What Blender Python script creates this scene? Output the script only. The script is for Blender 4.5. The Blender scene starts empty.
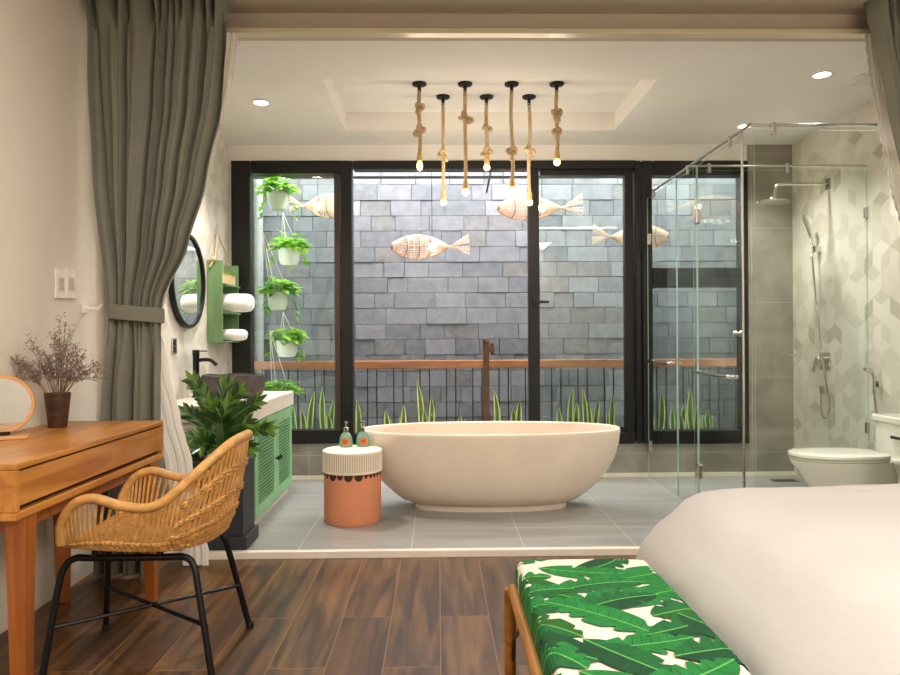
import bpy, bmesh, math, random
from mathutils import Vector, Matrix, noise
PI = math.pi
C = bpy.context.scene.collection
V = Vector

# ------------------------------------------------------------------ camera
F = 714.0
YAW, PITCH, ROLL = 12.0 / F, 1.5 / F, -0.0055
CAM = V((0, 0, 1.14))
RM = (Matrix.Rotation(-YAW, 3, 'Z') @ Matrix.Rotation(PI / 2 + PITCH, 3, 'X') @ Matrix.Rotation(ROLL, 3, 'Z'))

def ray(px, py):
    return RM @ V(((px - 450) / F, -(py - 337.5) / F, -1))

def at(px, py, Y):
    d = ray(px, py); return CAM + d * ((Y - CAM.y) / d.y)

def atx(px, py, X):
    d = ray(px, py); return CAM + d * ((X - CAM.x) / d.x)

def atz(px, py, Z):
    d = ray(px, py); return CAM + d * ((Z - CAM.z) / d.z)

cd = bpy.data.cameras.new('camera')
cd.sensor_width = 36; cd.lens = F / 900 * 36; cd.clip_start = .05
cam = bpy.data.objects.new('camera', cd); C.objects.link(cam)
cam.matrix_world = Matrix.Translation(CAM) @ RM.to_4x4()
bpy.context.scene.camera = cam
vs = bpy.context.scene.view_settings
vs.view_transform = 'Standard'; vs.look = 'None'; vs.gamma = 1; vs.use_curve_mapping = False
vs.exposure = 0.72

# ------------------------------------------------------------------ materials
def lin(c):
    return tuple(((x / 255) / 12.92 if x / 255 <= .04045 else ((x / 255 + .055) / 1.055) ** 2.4) for x in c) + (1,)

def nt(name):
    m = bpy.data.materials.new(name); m.use_nodes = True
    n = m.node_tree.nodes; n.clear()
    o = n.new('ShaderNodeOutputMaterial')
    return m, n, m.node_tree.links, o

def bsdf(n, l, o, rough=.5, metal=0, spec=.5, coat=0):
    b = n.new('ShaderNodeBsdfPrincipled')
    b.inputs['Roughness'].default_value = rough; b.inputs['Metallic'].default_value = metal
    b.inputs['Specular IOR Level'].default_value = spec; b.inputs['Coat Weight'].default_value = coat
    l.new(b.outputs[0], o.inputs[0]); return b

def coords(n, l, scale=(1, 1, 1), rot=(0, 0, 0), loc=(0, 0, 0)):
    t = n.new('ShaderNodeTexCoord'); m = n.new('ShaderNodeMapping')
    m.inputs['Scale'].default_value = scale; m.inputs['Rotation'].default_value = rot; m.inputs['Location'].default_value = loc
    l.new(t.outputs['Object'], m.inputs[0]); return m.outputs[0]

def ramp(n, l, fac, stops):
    r = n.new('ShaderNodeValToRGB'); e = r.color_ramp.elements
    e[0].position, e[0].color = stops[0]; e[1].position, e[1].color = stops[-1]
    for p, c in stops[1:-1]:
        x = e.new(p); x.color = c
    l.new(fac, r.inputs[0]); return r.outputs[0]

def bump(n, l, b, height, strength=.3, dist=.01):
    k = n.new('ShaderNodeBump'); k.inputs['Strength'].default_value = strength; k.inputs['Distance'].default_value = dist
    l.new(height, k.inputs['Height']); l.new(k.outputs[0], b.inputs['Normal'])

def mat(name, rgb, rough=.5, metal=0, var=.08, scale=8, bumpk=0, bscale=60, spec=.5, stretch=(1, 1, 1), coat=0, transl=0):
    """plain procedural surface: base colour with a soft noise variation and optional bump"""
    m, n, l, o = nt(name)
    b = bsdf(n, l, o, rough, metal, spec, coat)
    c = lin(rgb)
    if var:
        t = n.new('ShaderNodeTexNoise'); t.inputs['Scale'].default_value = scale; t.inputs['Detail'].default_value = 5
        l.new(coords(n, l, stretch), t.inputs[0])
        lo = tuple(x * (1 - var) for x in c[:3]) + (1,); hi = tuple(min(1, x * (1 + var)) for x in c[:3]) + (1,)
        l.new(ramp(n, l, t.outputs[0], [(.3, lo), (.7, hi)]), b.inputs['Base Color'])
    else:
        b.inputs['Base Color'].default_value = c
    if bumpk:
        t2 = n.new('ShaderNodeTexNoise'); t2.inputs['Scale'].default_value = bscale; t2.inputs['Detail'].default_value = 6
        l.new(coords(n, l, stretch), t2.inputs[0]); bump(n, l, b, t2.outputs[0], bumpk)
    if transl:
        b.inputs['Subsurface Weight'].default_value = 0
        tr = n.new('ShaderNodeBsdfTranslucent'); tr.inputs[0].default_value = c
        mx = n.new('ShaderNodeMixShader'); mx.inputs[0].default_value = transl
        l.new(b.outputs[0], mx.inputs[1]); l.new(tr.outputs[0], mx.inputs[2]); l.new(mx.outputs[0], o.inputs[0])
    return m

def emis(name, rgb, s):
    m, n, l, o = nt(name)
    e = n.new('ShaderNodeEmission'); e.inputs[0].default_value = lin(rgb); e.inputs[1].default_value = s
    l.new(e.outputs[0], o.inputs[0]); return m

def glass(name, rgb, refl=1.0):
    m, n, l, o = nt(name)
    t = n.new('ShaderNodeBsdfTransparent'); t.inputs[0].default_value = lin(rgb)
    g = n.new('ShaderNodeBsdfGlossy'); g.inputs['Roughness'].default_value = 0.01
    f = n.new('ShaderNodeFresnel'); ge = n.new('ShaderNodeNewGeometry'); io = n.new('ShaderNodeMapRange')
    io.inputs[3].default_value = 1.45; io.inputs[4].default_value = 1 / 1.45        # same reflectance from both sides of the thin pane
    l.new(ge.outputs['Backfacing'], io.inputs[0]); l.new(io.outputs[0], f.inputs[0])
    k = n.new('ShaderNodeMath'); k.operation = 'MULTIPLY'; k.inputs[1].default_value = refl
    x = n.new('ShaderNodeMixShader')
    l.new(f.outputs[0], k.inputs[0]); l.new(k.outputs[0], x.inputs[0]); l.new(t.outputs[0], x.inputs[1]); l.new(g.outputs[0], x.inputs[2])
    l.new(x.outputs[0], o.inputs[0]); return m

def wood(name, dark, light, axis='Y', scale=14, rough=.4, bumpk=.05, coat=.1):
    m, n, l, o = nt(name); b = bsdf(n, l, o, rough, 0, .4, coat)
    s = {'X': (.12, 1, 1), 'Y': (1, .12, 1), 'Z': (1, 1, .12)}[axis]
    t = n.new('ShaderNodeTexNoise'); t.inputs['Scale'].default_value = scale; t.inputs['Detail'].default_value = 7
    t.inputs['Distortion'].default_value = .8
    l.new(coords(n, l, s), t.inputs[0])
    l.new(ramp(n, l, t.outputs[0], [(.3, lin(dark)), (.7, lin(light))]), b.inputs['Base Color'])
    bump(n, l, b, t.outputs[0], bumpk); return m

def plank_floor():
    m, n, l, o = nt('plank_floor'); b = bsdf(n, l, o, .33, 0, .45)
    br = n.new('ShaderNodeTexBrick'); br.offset = .37; br.offset_frequency = 2
    br.inputs['Color1'].default_value = (0, 0, 0, 1); br.inputs['Color2'].default_value = (1, 1, 1, 1); br.inputs['Mortar'].default_value = (.5, .5, .5, 1)
    br.inputs['Scale'].default_value = 1; br.inputs['Brick Width'].default_value = 1.22; br.inputs['Row Height'].default_value = .2
    br.inputs['Mortar Size'].default_value = .0022; br.inputs['Mortar Smooth'].default_value = 0.2
    # the plank runs along Y: swap the axes
    l.new(coords(n, l, (1, 1, 1), (0, 0, PI / 2), (0.3, -0.058, 0)), br.inputs[0])
    sep = n.new('ShaderNodeSeparateColor'); l.new(br.outputs[0], sep.inputs[0])
    off = n.new('ShaderNodeCombineXYZ')
    mu = n.new('ShaderNodeMath'); mu.operation = 'MULTIPLY'; mu.inputs[1].default_value = 37.0
    l.new(sep.outputs[0], mu.inputs[0]); l.new(mu.outputs[0], off.inputs[0]); l.new(mu.outputs[0], off.inputs[1])
    add = n.new('ShaderNodeVectorMath'); add.operation = 'ADD'
    l.new(coords(n, l, (17, 1.5, 1)), add.inputs[0]); l.new(off.outputs[0], add.inputs[1])
    g = n.new('ShaderNodeTexNoise'); g.inputs['Scale'].default_value = 1.0; g.inputs['Detail'].default_value = 8; g.inputs['Distortion'].default_value = .7
    l.new(add.outputs[0], g.inputs[0])
    g2 = n.new('ShaderNodeTexNoise'); g2.inputs['Scale'].default_value = 1; g2.inputs['Detail'].default_value = 4
    l.new(coords(n, l, (70, 3, 1)), g2.inputs[0])
    c1 = ramp(n, l, g.outputs[0], [(.28, lin((44, 27, 13))), (.42, lin((74, 47, 24))), (.55, lin((104, 70, 36))), (.72, lin((132, 93, 46)))])
    tone = n.new('ShaderNodeMix'); tone.data_type = 'RGBA'; tone.blend_type = 'MULTIPLY'; tone.inputs[0].default_value = 1
    mr = n.new('ShaderNodeMapRange'); mr.inputs[3].default_value = .68; mr.inputs[4].default_value = 1.04
    l.new(sep.outputs[0], mr.inputs[0])
    l.new(c1, tone.inputs[6]); l.new(mr.outputs[0], tone.inputs[7])
    fine = n.new('ShaderNodeMix'); fine.data_type = 'RGBA'; fine.blend_type = 'MULTIPLY'; fine.inputs[0].default_value = 1
    mr2 = n.new('ShaderNodeMapRange'); mr2.inputs[1].default_value = .3; mr2.inputs[2].default_value = .7; mr2.inputs[3].default_value = .86; mr2.inputs[4].default_value = 1.1
    l.new(g2.outputs[0], mr2.inputs[0]); l.new(tone.outputs[2], fine.inputs[6]); l.new(mr2.outputs[0], fine.inputs[7])
    jo = n.new('ShaderNodeMix'); jo.data_type = 'RGBA'; jo.inputs[7].default_value = lin((140, 98, 56))  # joint colour lightened to stand for reflections along the planks
    l.new(br.outputs[1], jo.inputs[0]); l.new(fine.outputs[2], jo.inputs[6]); l.new(jo.outputs[2], b.inputs['Base Color'])
    mr3 = n.new('ShaderNodeMapRange'); mr3.inputs[3].default_value = .26; mr3.inputs[4].default_value = .42
    l.new(g2.outputs[0], mr3.inputs[0]); l.new(mr3.outputs[0], b.inputs['Roughness'])
    bump(n, l, b, g2.outputs[0], .06); return m

def tile_mat(name, base, dark, joint, w, h, loc=(0, 0, 0), rot=(0, 0, 0), rough=.28, streak=(1.2, 8, 8), offset=0.0, mortar=.0022):
    m, n, l, o = nt(name); b = bsdf(n, l, o, rough, 0, .5)
    br = n.new('ShaderNodeTexBrick'); br.offset = offset
    br.inputs['Color1'].default_value = (0, 0, 0, 1); br.inputs['Color2'].default_value = (1, 1, 1, 1)
    br.inputs['Scale'].default_value = 1; br.inputs['Brick Width'].default_value = w; br.inputs['Row Height'].default_value = h
    br.inputs['Mortar Size'].default_value = mortar
    l.new(coords(n, l, (1, 1, 1), rot, loc), br.inputs[0])
    g = n.new('ShaderNodeTexNoise'); g.inputs['Scale'].default_value = 1; g.inputs['Detail'].default_value = 7; g.inputs['Distortion'].default_value = .7
    l.new(coords(n, l, streak), g.inputs[0])
    c1 = ramp(n, l, g.outputs[0], [(.32, lin(dark)), (.68, lin(base))])
    jo = n.new('ShaderNodeMix'); jo.data_type = 'RGBA'; jo.inputs[7].default_value = lin(joint)
    l.new(br.outputs[1], jo.inputs[0]); l.new(c1, jo.inputs[6]); l.new(jo.outputs[2], b.inputs['Base Color'])
    bump(n, l, b, g.outputs[0], .03); return m

M = {}
M['plank'] = plank_floor()
M['floor_tile'] = tile_mat('floor_tile', (164, 162, 158), (141, 140, 137), (205, 201, 194), .6, .6, (.147, 0, 0))
M['grey_tile'] = tile_mat('grey_wall_tile', (158, 153, 142), (128, 123, 113), (176, 170, 158), .6, .6, (.2, -.31, 0), (PI / 2, 0, 0), .4, (3, 3, 5))
M['plaster'] = mat('cream_plaster', (226, 217, 203), .85, var=.02, bumpk=.03, bscale=120)
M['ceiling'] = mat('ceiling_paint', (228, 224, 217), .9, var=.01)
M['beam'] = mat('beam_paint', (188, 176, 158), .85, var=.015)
M['track'] = mat('cream_track', (212, 200, 172), .35, .2, var=.02)
M['marble'] = mat('white_marble', (232, 222, 208), .3, var=.05, scale=5)
M['counter'] = mat('white_terrazzo', (232, 219, 203), .4, var=.05, scale=24, bumpk=.02)
M['black'] = mat('black_aluminium', (22, 20, 19), .45, .3, var=.1)
M['bronze'] = mat('bronze_reveal', (74, 62, 54), .4, .5, var=.08)
M['matte_black'] = mat('matte_black_steel', (20, 20, 21), .4, .4, var=.05)
M['stone_a'] = mat('grey_stone_a', (108, 108, 112), .8, var=.16, scale=10, bumpk=.5, bscale=26)
M['stone_b'] = mat('grey_stone_b', (98, 99, 103), .8, var=.16, scale=12, bumpk=.5, bscale=26)
M['stone_c'] = mat('grey_stone_c', (118, 118, 121), .8, var=.14, scale=9, bumpk=.5, bscale=26)
M['stone_d'] = mat('grey_stone_d', (104, 102, 102), .8, var=.2, scale=14, bumpk=.6, bscale=26)
M['mortar'] = mat('dark_mortar', (48, 48, 50), .95, var=.1)
M['render_wall'] = mat('pale_render', (140, 141, 138), .9, var=.05)
M['soil'] = mat('dark_soil', (50, 42, 34), 1, var=.3, scale=40, bumpk=.6)
M['hex_white'] = mat('cube_tile_white', (226, 219, 207), .35, var=.02)
M['hex_light'] = mat('cube_tile_pale', (214, 206, 193), .35, var=.04, scale=20)
M['hex_mid'] = mat('cube_tile_grey', (206, 199, 185), .35, var=.05, scale=20)
M['hex_dark'] = mat('cube_tile_dark', (189, 182, 167), .35, var=.06, scale=20)
M['grout'] = mat('pale_grout', (228, 221, 208), .8, var=.03)
M['win_glass'] = glass('window_glass', (244, 250, 247), 1.0)
M['shower_glass'] = glass('shower_glass', (251, 253, 251), .7)
M['glass_edge'] = mat('green_glass_edge', (168, 204, 184), .15, var=.03, transl=.4)
M['chrome'] = mat('chrome', (215, 212, 205), .12, 1, var=.02)
M['steel'] = mat('brushed_steel', (200, 198, 192), .25, 1, var=.04)
M['mirror'] = mat('mirror_glass', (226, 232, 230), .02, 1, var=0)
M['ceramic'] = mat('white_ceramic', (243, 238, 229), .12, var=.01, coat=.4)
M['tub_out'] = mat('cast_stone_tub', (231, 216, 198), .45, var=.05, scale=4, bumpk=.03, bscale=50)
M['tub_in'] = mat('cast_stone_inside', (228, 206, 188), .4, var=.04, scale=5)
M['tub_rim'] = mat('cast_stone_rim', (238, 228, 212), .4, var=.03)
M['oak'] = wood('orange_oak', (162, 98, 38), (208, 144, 68), 'Y', 16, .38)
M['oak_leg'] = wood('orange_oak_leg', (140, 76, 28), (178, 106, 46), 'Z', 16, .4)
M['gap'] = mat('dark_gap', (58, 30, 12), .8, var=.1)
M['rail_wood'] = wood('hand_rail_wood', (132, 82, 52), (176, 116, 76), 'X', 12, .5)
M['bamboo'] = wood('bench_bamboo', (142, 88, 30), (196, 134, 60), 'Y', 20, .35)
M['rattan'] = mat('honey_rattan', (206, 156, 90), .42, var=.22, scale=30)
M['rattan_dark'] = mat('golden_rattan_weave', (188, 138, 74), .5, var=.3, scale=45)
M['curtain'] = mat('grey_green_curtain', (122, 122, 109), .85, var=.05, scale=6, bumpk=.06, bscale=200)
M['sheer'] = mat('white_sheer', (252, 248, 241), .9, var=.03, transl=.35)
M['linen'] = mat('white_duvet', (203, 199, 196), .9, var=.015, scale=3, bumpk=.55, bscale=7, stretch=(1, .6, 1))
M['mattress'] = mat('cream_mattress', (225, 217, 206), .9, var=.03)
M['towel'] = mat('white_towel', (244, 240, 234), .95, var=.02, bumpk=.4, bscale=220)
M['green_paint'] = mat('sage_green_paint', (142, 190, 138), .45, var=.04, scale=6)
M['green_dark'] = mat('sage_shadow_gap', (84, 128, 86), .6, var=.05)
M['green_wood'] = wood('green_stained_wood', (84, 114, 72), (110, 142, 94), 'Z', 18, .6)
M['basin'] = mat('dark_river_stone', (72, 64, 60), .6, var=.3, scale=22, bumpk=.4, bscale=40)
M['planter'] = mat('charcoal_planter', (42, 45, 50), .55, var=.08)
M['zz'] = mat('deep_green_leaf', (44, 80, 28), .3, var=.3, scale=12, transl=.12)
M['zz_light'] = mat('fresh_green_leaf', (98, 136, 48), .3, var=.25, scale=12, transl=.15)
M['stem'] = mat('green_stem', (78, 110, 46), .5, var=.1)
M['pothos'] = mat('bright_pothos_leaf', (158, 204, 70), .35, var=.2, scale=14, transl=.4)
M['pothos_d'] = mat('mid_pothos_leaf', (112, 172, 62), .35, var=.2, scale=14, transl=.35)
M['pot_white'] = mat('white_plastic_pot', (232, 228, 215), .4, var=.03)
M['cord'] = mat('pale_cord', (214, 208, 196), .8, var=.05)
M['snake'] = mat('snake_plant_green', (88, 128, 78), .4, var=.35, scale=18, transl=.1)
M['snake_edge'] = mat('snake_plant_yellow_edge', (226, 226, 140), .4, var=.08, transl=.1)
M['rope'] = mat('jute_rope', (188, 162, 126), .9, var=.2, scale=60)
M['wicker'] = mat('pale_wicker', (238, 212, 188), .6, var=.06, scale=20, transl=.3)
M['wicker_dark'] = mat('brown_wicker', (128, 88, 52), .6, var=.15)
M['bulb'] = emis('bulb_glow', (255, 206, 128), 5)
M['fish_bulb'] = emis('fish_bulb_glow', (255, 236, 214), 9)
M['downlight'] = emis('downlight_glow', (255, 236, 208), 25)
M['socket'] = mat('jute_socket', (206, 164, 104), .85, var=.15, scale=60)
M['terracotta'] = mat('coral_terracotta', (226, 148, 108), .75, var=.06, scale=5)
M['stool_white'] = mat('ivory_stool_top', (236, 224, 204), .6, var=.03)
M['stool_groove'] = mat('tan_groove', (186, 158, 128), .8, var=.06)
M['scallop'] = mat('dark_brown_scallop', (58, 36, 24), .7, var=.2)
M['teal_glass'] = mat('teal_bottle', (126, 168, 146), .18, var=.05, coat=.5)
M['label_orange'] = mat('orange_label', (214, 104, 34), .6, var=.1)
M['label_dark'] = mat('brown_print', (110, 44, 20), .6, var=.1)
M['vase'] = wood('dark_banded_vase', (52, 34, 24), (84, 58, 42), 'X', 30, .5)
M['flower'] = mat('dried_mauve', (150, 126, 124), .9, var=.25, scale=40)
M['flower_d'] = mat('dried_plum', (108, 84, 88), .9, var=.25, scale=40)
M['flower_stem'] = mat('dried_stem', (128, 112, 86), .9, var=.15)
M['mirror_wood'] = wood('pale_bent_wood', (196, 142, 92), (222, 172, 120), 'X', 12, .5)
M['switch'] = mat('white_switch', (242, 236, 226), .4, var=.01)
M['switch_d'] = mat('switch_shade', (206, 194, 176), .5, var=.02)  # rockers darker than their plate, shade put into the colour
M['crate'] = wood('pale_crate_wood', (190, 152, 112), (222, 188, 148), 'X', 14, .7)
M['fab_cream'] = mat('cream_fabric', (232, 225, 210), .9, var=.02, bumpk=.05, bscale=200)
M['fab_g1'] = mat('print_bright_green', (24, 122, 52), .9, var=.18, scale=30)
M['fab_g2'] = mat('print_mid_green', (18, 98, 46), .9, var=.2, scale=30)
M['fab_g3'] = mat('print_dark_green', (10, 72, 38), .9, var=.2, scale=30)
M['fab_g4'] = mat('print_olive_green', (40, 98, 30), .9, var=.2, scale=30)
M['fab_tan'] = mat('print_tan', (196, 184, 134), .9, var=.12, scale=30)
M['fab_rib'] = mat('print_midrib', (96, 178, 84), .9, var=.1)
M['fab_vein'] = mat('print_vein', (8, 52, 30), .9, var=.1)
M['brown_metal'] = mat('bronze_tap', (92, 70, 54), .35, .7, var=.08)

# ------------------------------------------------------------------ mesh builder
ORG = {}

class MB:
    def __init__(s):
        s.v, s.f, s.m = [], [], []
    def add(s, vs, fs, mi=0):
        o = len(s.v); s.v += [tuple(p) for p in vs]
        for f in fs:
            s.f.append(tuple(i + o for i in f)); s.m.append(mi)
    def box(s, a, b, mi=0):
        x0, x1 = sorted((a[0], b[0])); y0, y1 = sorted((a[1], b[1])); z0, z1 = sorted((a[2], b[2]))
        s.add([(x0, y0, z0), (x1, y0, z0), (x1, y1, z0), (x0, y1, z0), (x0, y0, z1), (x1, y0, z1), (x1, y1, z1), (x0, y1, z1)],
              [(3, 2, 1, 0), (4, 5, 6, 7), (0, 1, 5, 4), (1, 2, 6, 5), (2, 3, 7, 6), (3, 0, 4, 7)], mi); return s
    def obox(s, c, size, mat3, mi=0):
        h = [x / 2 for x in size]; c = V(c)
        P = [c + mat3 @ V((sx * h[0], sy * h[1], sz * h[2])) for sx, sy, sz in
             ((-1, -1, -1), (1, -1, -1), (1, 1, -1), (-1, 1, -1), (-1, -1, 1), (1, -1, 1), (1, 1, 1), (-1, 1, 1))]
        s.add(P, [(3, 2, 1, 0), (4, 5, 6, 7), (0, 1, 5, 4), (1, 2, 6, 5), (2, 3, 7, 6), (3, 0, 4, 7)], mi); return s
    def frustum(s, c0, a0, c1, a1, mi=0):
        """square bar from centre c0 (half sizes a0) to c1"""
        P = []
        for c, a in ((c0, a0), (c1, a1)):
            for sx, sy in ((-1, -1), (1, -1), (1, 1), (-1, 1)):
                P.append((c[0] + sx * a[0], c[1] + sy * a[1], c[2]))
        s.add(P, [(3, 2, 1, 0), (4, 5, 6, 7), (0, 1, 5, 4), (1, 2, 6, 5), (2, 3, 7, 6), (3, 0, 4, 7)], mi); return s
    def tube(s, pts, r, n=8, closed=False, mi=0, caps=True):
        P = [V(p) for p in pts]; N = len(P)
        rs = r if isinstance(r, (list, tuple)) else [r] * N
        T = []
        for i in range(N):
            a = P[(i - 1) % N] if (closed or i > 0) else P[i]; b = P[(i + 1) % N] if (closed or i < N - 1) else P[i]
            t = (b - a); T.append(t.normalized() if t.length > 1e-9 else V((0, 0, 1)))
        u = T[0].cross(V((0, 0, 1)))
        if u.length < .05: u = T[0].cross(V((1, 0, 0)))
        u.normalize(); vs = []
        for i in range(N):
            u = (u - T[i] * u.dot(T[i]))
            if u.length < 1e-6: u = T[i].orthogonal()
            u.normalize(); w = T[i].cross(u)
            for k in range(n):
                a = 2 * PI * k / n; vs.append(P[i] + (u * math.cos(a) + w * math.sin(a)) * rs[i])
        fs = []
        for i in range(N if closed else N - 1):
            j = (i + 1) % N
            for k in range(n):
                k2 = (k + 1) % n; fs.append((i * n + k, i * n + k2, j * n + k2, j * n + k))
        if caps and not closed:
            fs.append(tuple(range(n))[::-1]); fs.append(tuple((N - 1) * n + k for k in range(n)))
        s.add(vs, fs, mi); return s
    def lathe(s, prof, c=(0, 0, 0), n=40, mi=0, caps=True, axis=None, sx=1, sy=1):
        """prof = [(r,z)]; mi can be a list per ring gap"""
        R3 = axis if axis else Matrix.Identity(3); c = V(c); vs = []
        for r, z in prof:
            for k in range(n):
                a = 2 * PI * k / n; vs.append(c + R3 @ V((r * sx * math.cos(a), r * sy * math.sin(a), z)))
        o = len(s.v); s.v += [tuple(p) for p in vs]
        for i in range(len(prof) - 1):
            for k in range(n):
                k2 = (k + 1) % n; s.f.append((o + i * n + k, o + i * n + k2, o + (i + 1) * n + k2, o + (i + 1) * n + k))
                s.m.append(mi[i] if isinstance(mi, list) else mi)
        if caps:
            m0 = mi[0] if isinstance(mi, list) else mi; m1 = mi[-1] if isinstance(mi, list) else mi
            s.f.append(tuple(o + k for k in range(n))[::-1]); s.m.append(m0)
            s.f.append(tuple(o + (len(prof) - 1) * n + k for k in range(n))); s.m.append(m1)
        return s
    def rings(s, rings, mi=0, caps=(True, True), closed=True):
        n = len(rings[0]); o = len(s.v)
        for r in rings: s.v += [tuple(p) for p in r]
        for i in range(len(rings) - 1):
            for k in range(n if closed else n - 1):
                k2 = (k + 1) % n; s.f.append((o + i * n + k, o + i * n + k2, o + (i + 1) * n + k2, o + (i + 1) * n + k))
                s.m.append(mi[i] if isinstance(mi, list) else mi)
        if caps[0]: s.f.append(tuple(o + k for k in range(n))[::-1]); s.m.append(mi[0] if isinstance(mi, list) else mi)
        if caps[1]: s.f.append(tuple(o + (len(rings) - 1) * n + k for k in range(n))); s.m.append(mi[-1] if isinstance(mi, list) else mi)
        return s
    def ball(s, c, r, n=12, mi=0, sx=1, sy=1, sz=1):
        m = max(4, n // 2); prof = []
        c = V(c); vs = [c + V((0, 0, -r * sz))]; fs = []
        for i in range(1, m):
            a = -PI / 2 + PI * i / m
            for k in range(n):
                b = 2 * PI * k / n
                vs.append(c + V((r * sx * math.cos(a) * math.cos(b), r * sy * math.cos(a) * math.sin(b), r * sz * math.sin(a))))
        vs.append(c + V((0, 0, r * sz)))
        for k in range(n): fs.append((0, 1 + (k + 1) % n, 1 + k))
        for i in range(m - 2):
            for k in range(n):
                k2 = (k + 1) % n; fs.append((1 + i * n + k, 1 + i * n + k2, 1 + (i + 1) * n + k2, 1 + (i + 1) * n + k))
        L = len(vs) - 1
        for k in range(n): fs.append((1 + (m - 2) * n + k, 1 + (m - 2) * n + (k + 1) % n, L))
        s.add(vs, fs, mi); return s
    def leaf(s, base, d, up, L, W, mi=0, droop=.3, fold=.25, n=4):
        d = V(d).normalized(); up = V(up); side = d.cross(up)
        if side.length < 1e-3: side = d.orthogonal()
        side.normalize(); up = side.cross(d).normalized(); base = V(base); vs = []
        for i in range(n + 1):
            t = i / n; w = W * math.sin(PI * min(.97, max(.06, t ** .85))) / 2
            p = base + d * (L * t) - up * (droop * L * t * t)
            vs += [p + side * w + up * fold * w, p, p - side * w + up * fold * w]
        fs = []
        for i in range(n):
            a = i * 3; fs += [(a, a + 1, a + 4, a + 3), (a + 1, a + 2, a + 5, a + 4)]
        s.add(vs, fs, mi); return s
    def build(s, name, mats, parent=None, smooth=True, bevel=0, segs=2, subsurf=0, angle=40):
        if not isinstance(mats, (list, tuple)): mats = [mats]
        if parent is not None: org = ORG[parent.name]
        else:
            xs = [p[0] for p in s.v]; ys = [p[1] for p in s.v]; zs = [p[2] for p in s.v]
            org = V(((min(xs) + max(xs)) / 2, (min(ys) + max(ys)) / 2, min(zs)))
        me = bpy.data.meshes.new(name)
        me.from_pydata([(p[0] - org.x, p[1] - org.y, p[2] - org.z) for p in s.v], [], s.f)
        for k in mats: me.materials.append(M[k] if isinstance(k, str) else k)
        me.polygons.foreach_set('material_index', s.m)
        me.polygons.foreach_set('use_smooth', [smooth] * len(s.f)); me.update()
        bm = bmesh.new(); bm.from_mesh(me); bmesh.ops.recalc_face_normals(bm, faces=bm.faces); bm.to_mesh(me); bm.free()
        if smooth: me.set_sharp_from_angle(angle=math.radians(angle))
        o = bpy.data.objects.new(name, me); C.objects.link(o)
        if parent is not None: o.parent = parent
        else: o.location = org
        ORG[o.name] = org
        if bevel:
            b = o.modifiers.new('bevel', 'BEVEL'); b.width = bevel; b.segments = segs; b.limit_method = 'ANGLE'; b.angle_limit = math.radians(40)
        if subsurf:
            b = o.modifiers.new('sub', 'SUBSURF'); b.levels = b.render_levels = subsurf
        return o

def tag(o, label, cat, group=None):
    o['label'] = label; o['category'] = cat
    if group: o['group'] = group
    return o

def thing(name, label, cat, loc=(0, 0, 0), group=None):
    o = bpy.data.objects.new(name, None); C.objects.link(o); o.empty_display_size = .05
    o.location = loc; ORG[o.name] = V(loc); return tag(o, label, cat, group)

def struct(o, label=None, cat=None):
    o['kind'] = 'structure'
    if label: tag(o, label, cat)
    return o

def partlabel(o, label):
    o['label'] = label; return o

def catmull(pts, n=8, closed=False):
    P = [V(p) for p in pts]; out = []; N = len(P)
    for i in range(N if closed else N - 1):
        p0 = P[(i - 1) % N] if (closed or i > 0) else P[i]; p1 = P[i]; p2 = P[(i + 1) % N]
        p3 = P[(i + 2) % N] if (closed or i + 2 < N) else P[i + 1]
        for k in range(n):
            t = k / n
            out.append(.5 * ((2 * p1) + (p2 - p0) * t + (2 * p0 - 5 * p1 + 4 * p2 - p3) * t * t + (3 * p1 - p0 - 3 * p2 + p3) * t ** 3))
    if not closed: out.append(P[-1])
    return out

def interp(keys, t):
    if t <= keys[0][0]: return keys[0][1]
    for (a, x), (b, y) in zip(keys, keys[1:]):
        if t <= b:
            k = (t - a) / (b - a); k = k * k * (3 - 2 * k) * .5 + k * .5
            return x + (y - x) * k
    return keys[-1][1]

# ------------------------------------------------------------------ setting
XL, XLB, XR, XRB = -1.71, -1.66, 3.3, 2.86        # bedroom / bathroom side walls
YB, YW, YT = -1.8, 5.7, 3.735                       # wall behind the camera, window wall, threshold
ZC, ZCB, ZF = 2.81, 2.69, .03

struct(MB().box((XL - .1, YB, -.1), (XR, YT, 0)).build('floor', 'plank', smooth=False), 'dark brown plank floor of the bedroom', 'floor')
struct(MB().box((XLB - .1, YT + .04, -.1), (XRB + .1, YW + .1, ZF)).build('floor_bathroom', 'floor_tile', smooth=False), 'pale grey square tiled floor under the bathtub', 'floor')
struct(MB().box((XLB - .06, YT, -.08), (XRB, YT + .04, ZF + .006)).build('trim_1', 'marble', smooth=False, bevel=.003), 'white stone threshold strip between plank floor and tiles', 'trim')
struct(MB().box((XL - .12, YB, 0), (XL, 3.70, ZC + .1)).build('wall_left', 'plaster', smooth=False), 'plain cream wall behind the writing desk', 'wall')
struct(MB().box((XR, YB, 0), (XR + .1, 3.9, ZC + .1)).build('wall_right', 'plaster', smooth=False), 'plain wall at the head of the bed', 'wall')
struct(MB().box((XL - .1, YB - .1, 0), (XR + .1, YB, ZC + .1)).build('wall_rear', 'plaster', smooth=False), 'plain bedroom wall facing the bathtub', 'wall')
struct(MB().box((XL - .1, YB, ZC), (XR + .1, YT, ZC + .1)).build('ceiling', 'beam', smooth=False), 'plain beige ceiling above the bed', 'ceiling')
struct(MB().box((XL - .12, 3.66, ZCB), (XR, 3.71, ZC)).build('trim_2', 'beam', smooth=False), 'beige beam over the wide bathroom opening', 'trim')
tk = MB().box((XL, 3.60, ZCB - .006), (XR, 3.66, ZCB + .02))
struct(tk.build('trim_3', 'track', smooth=False, bevel=.003), 'slim cream curtain track under the beam', 'trim')
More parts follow.
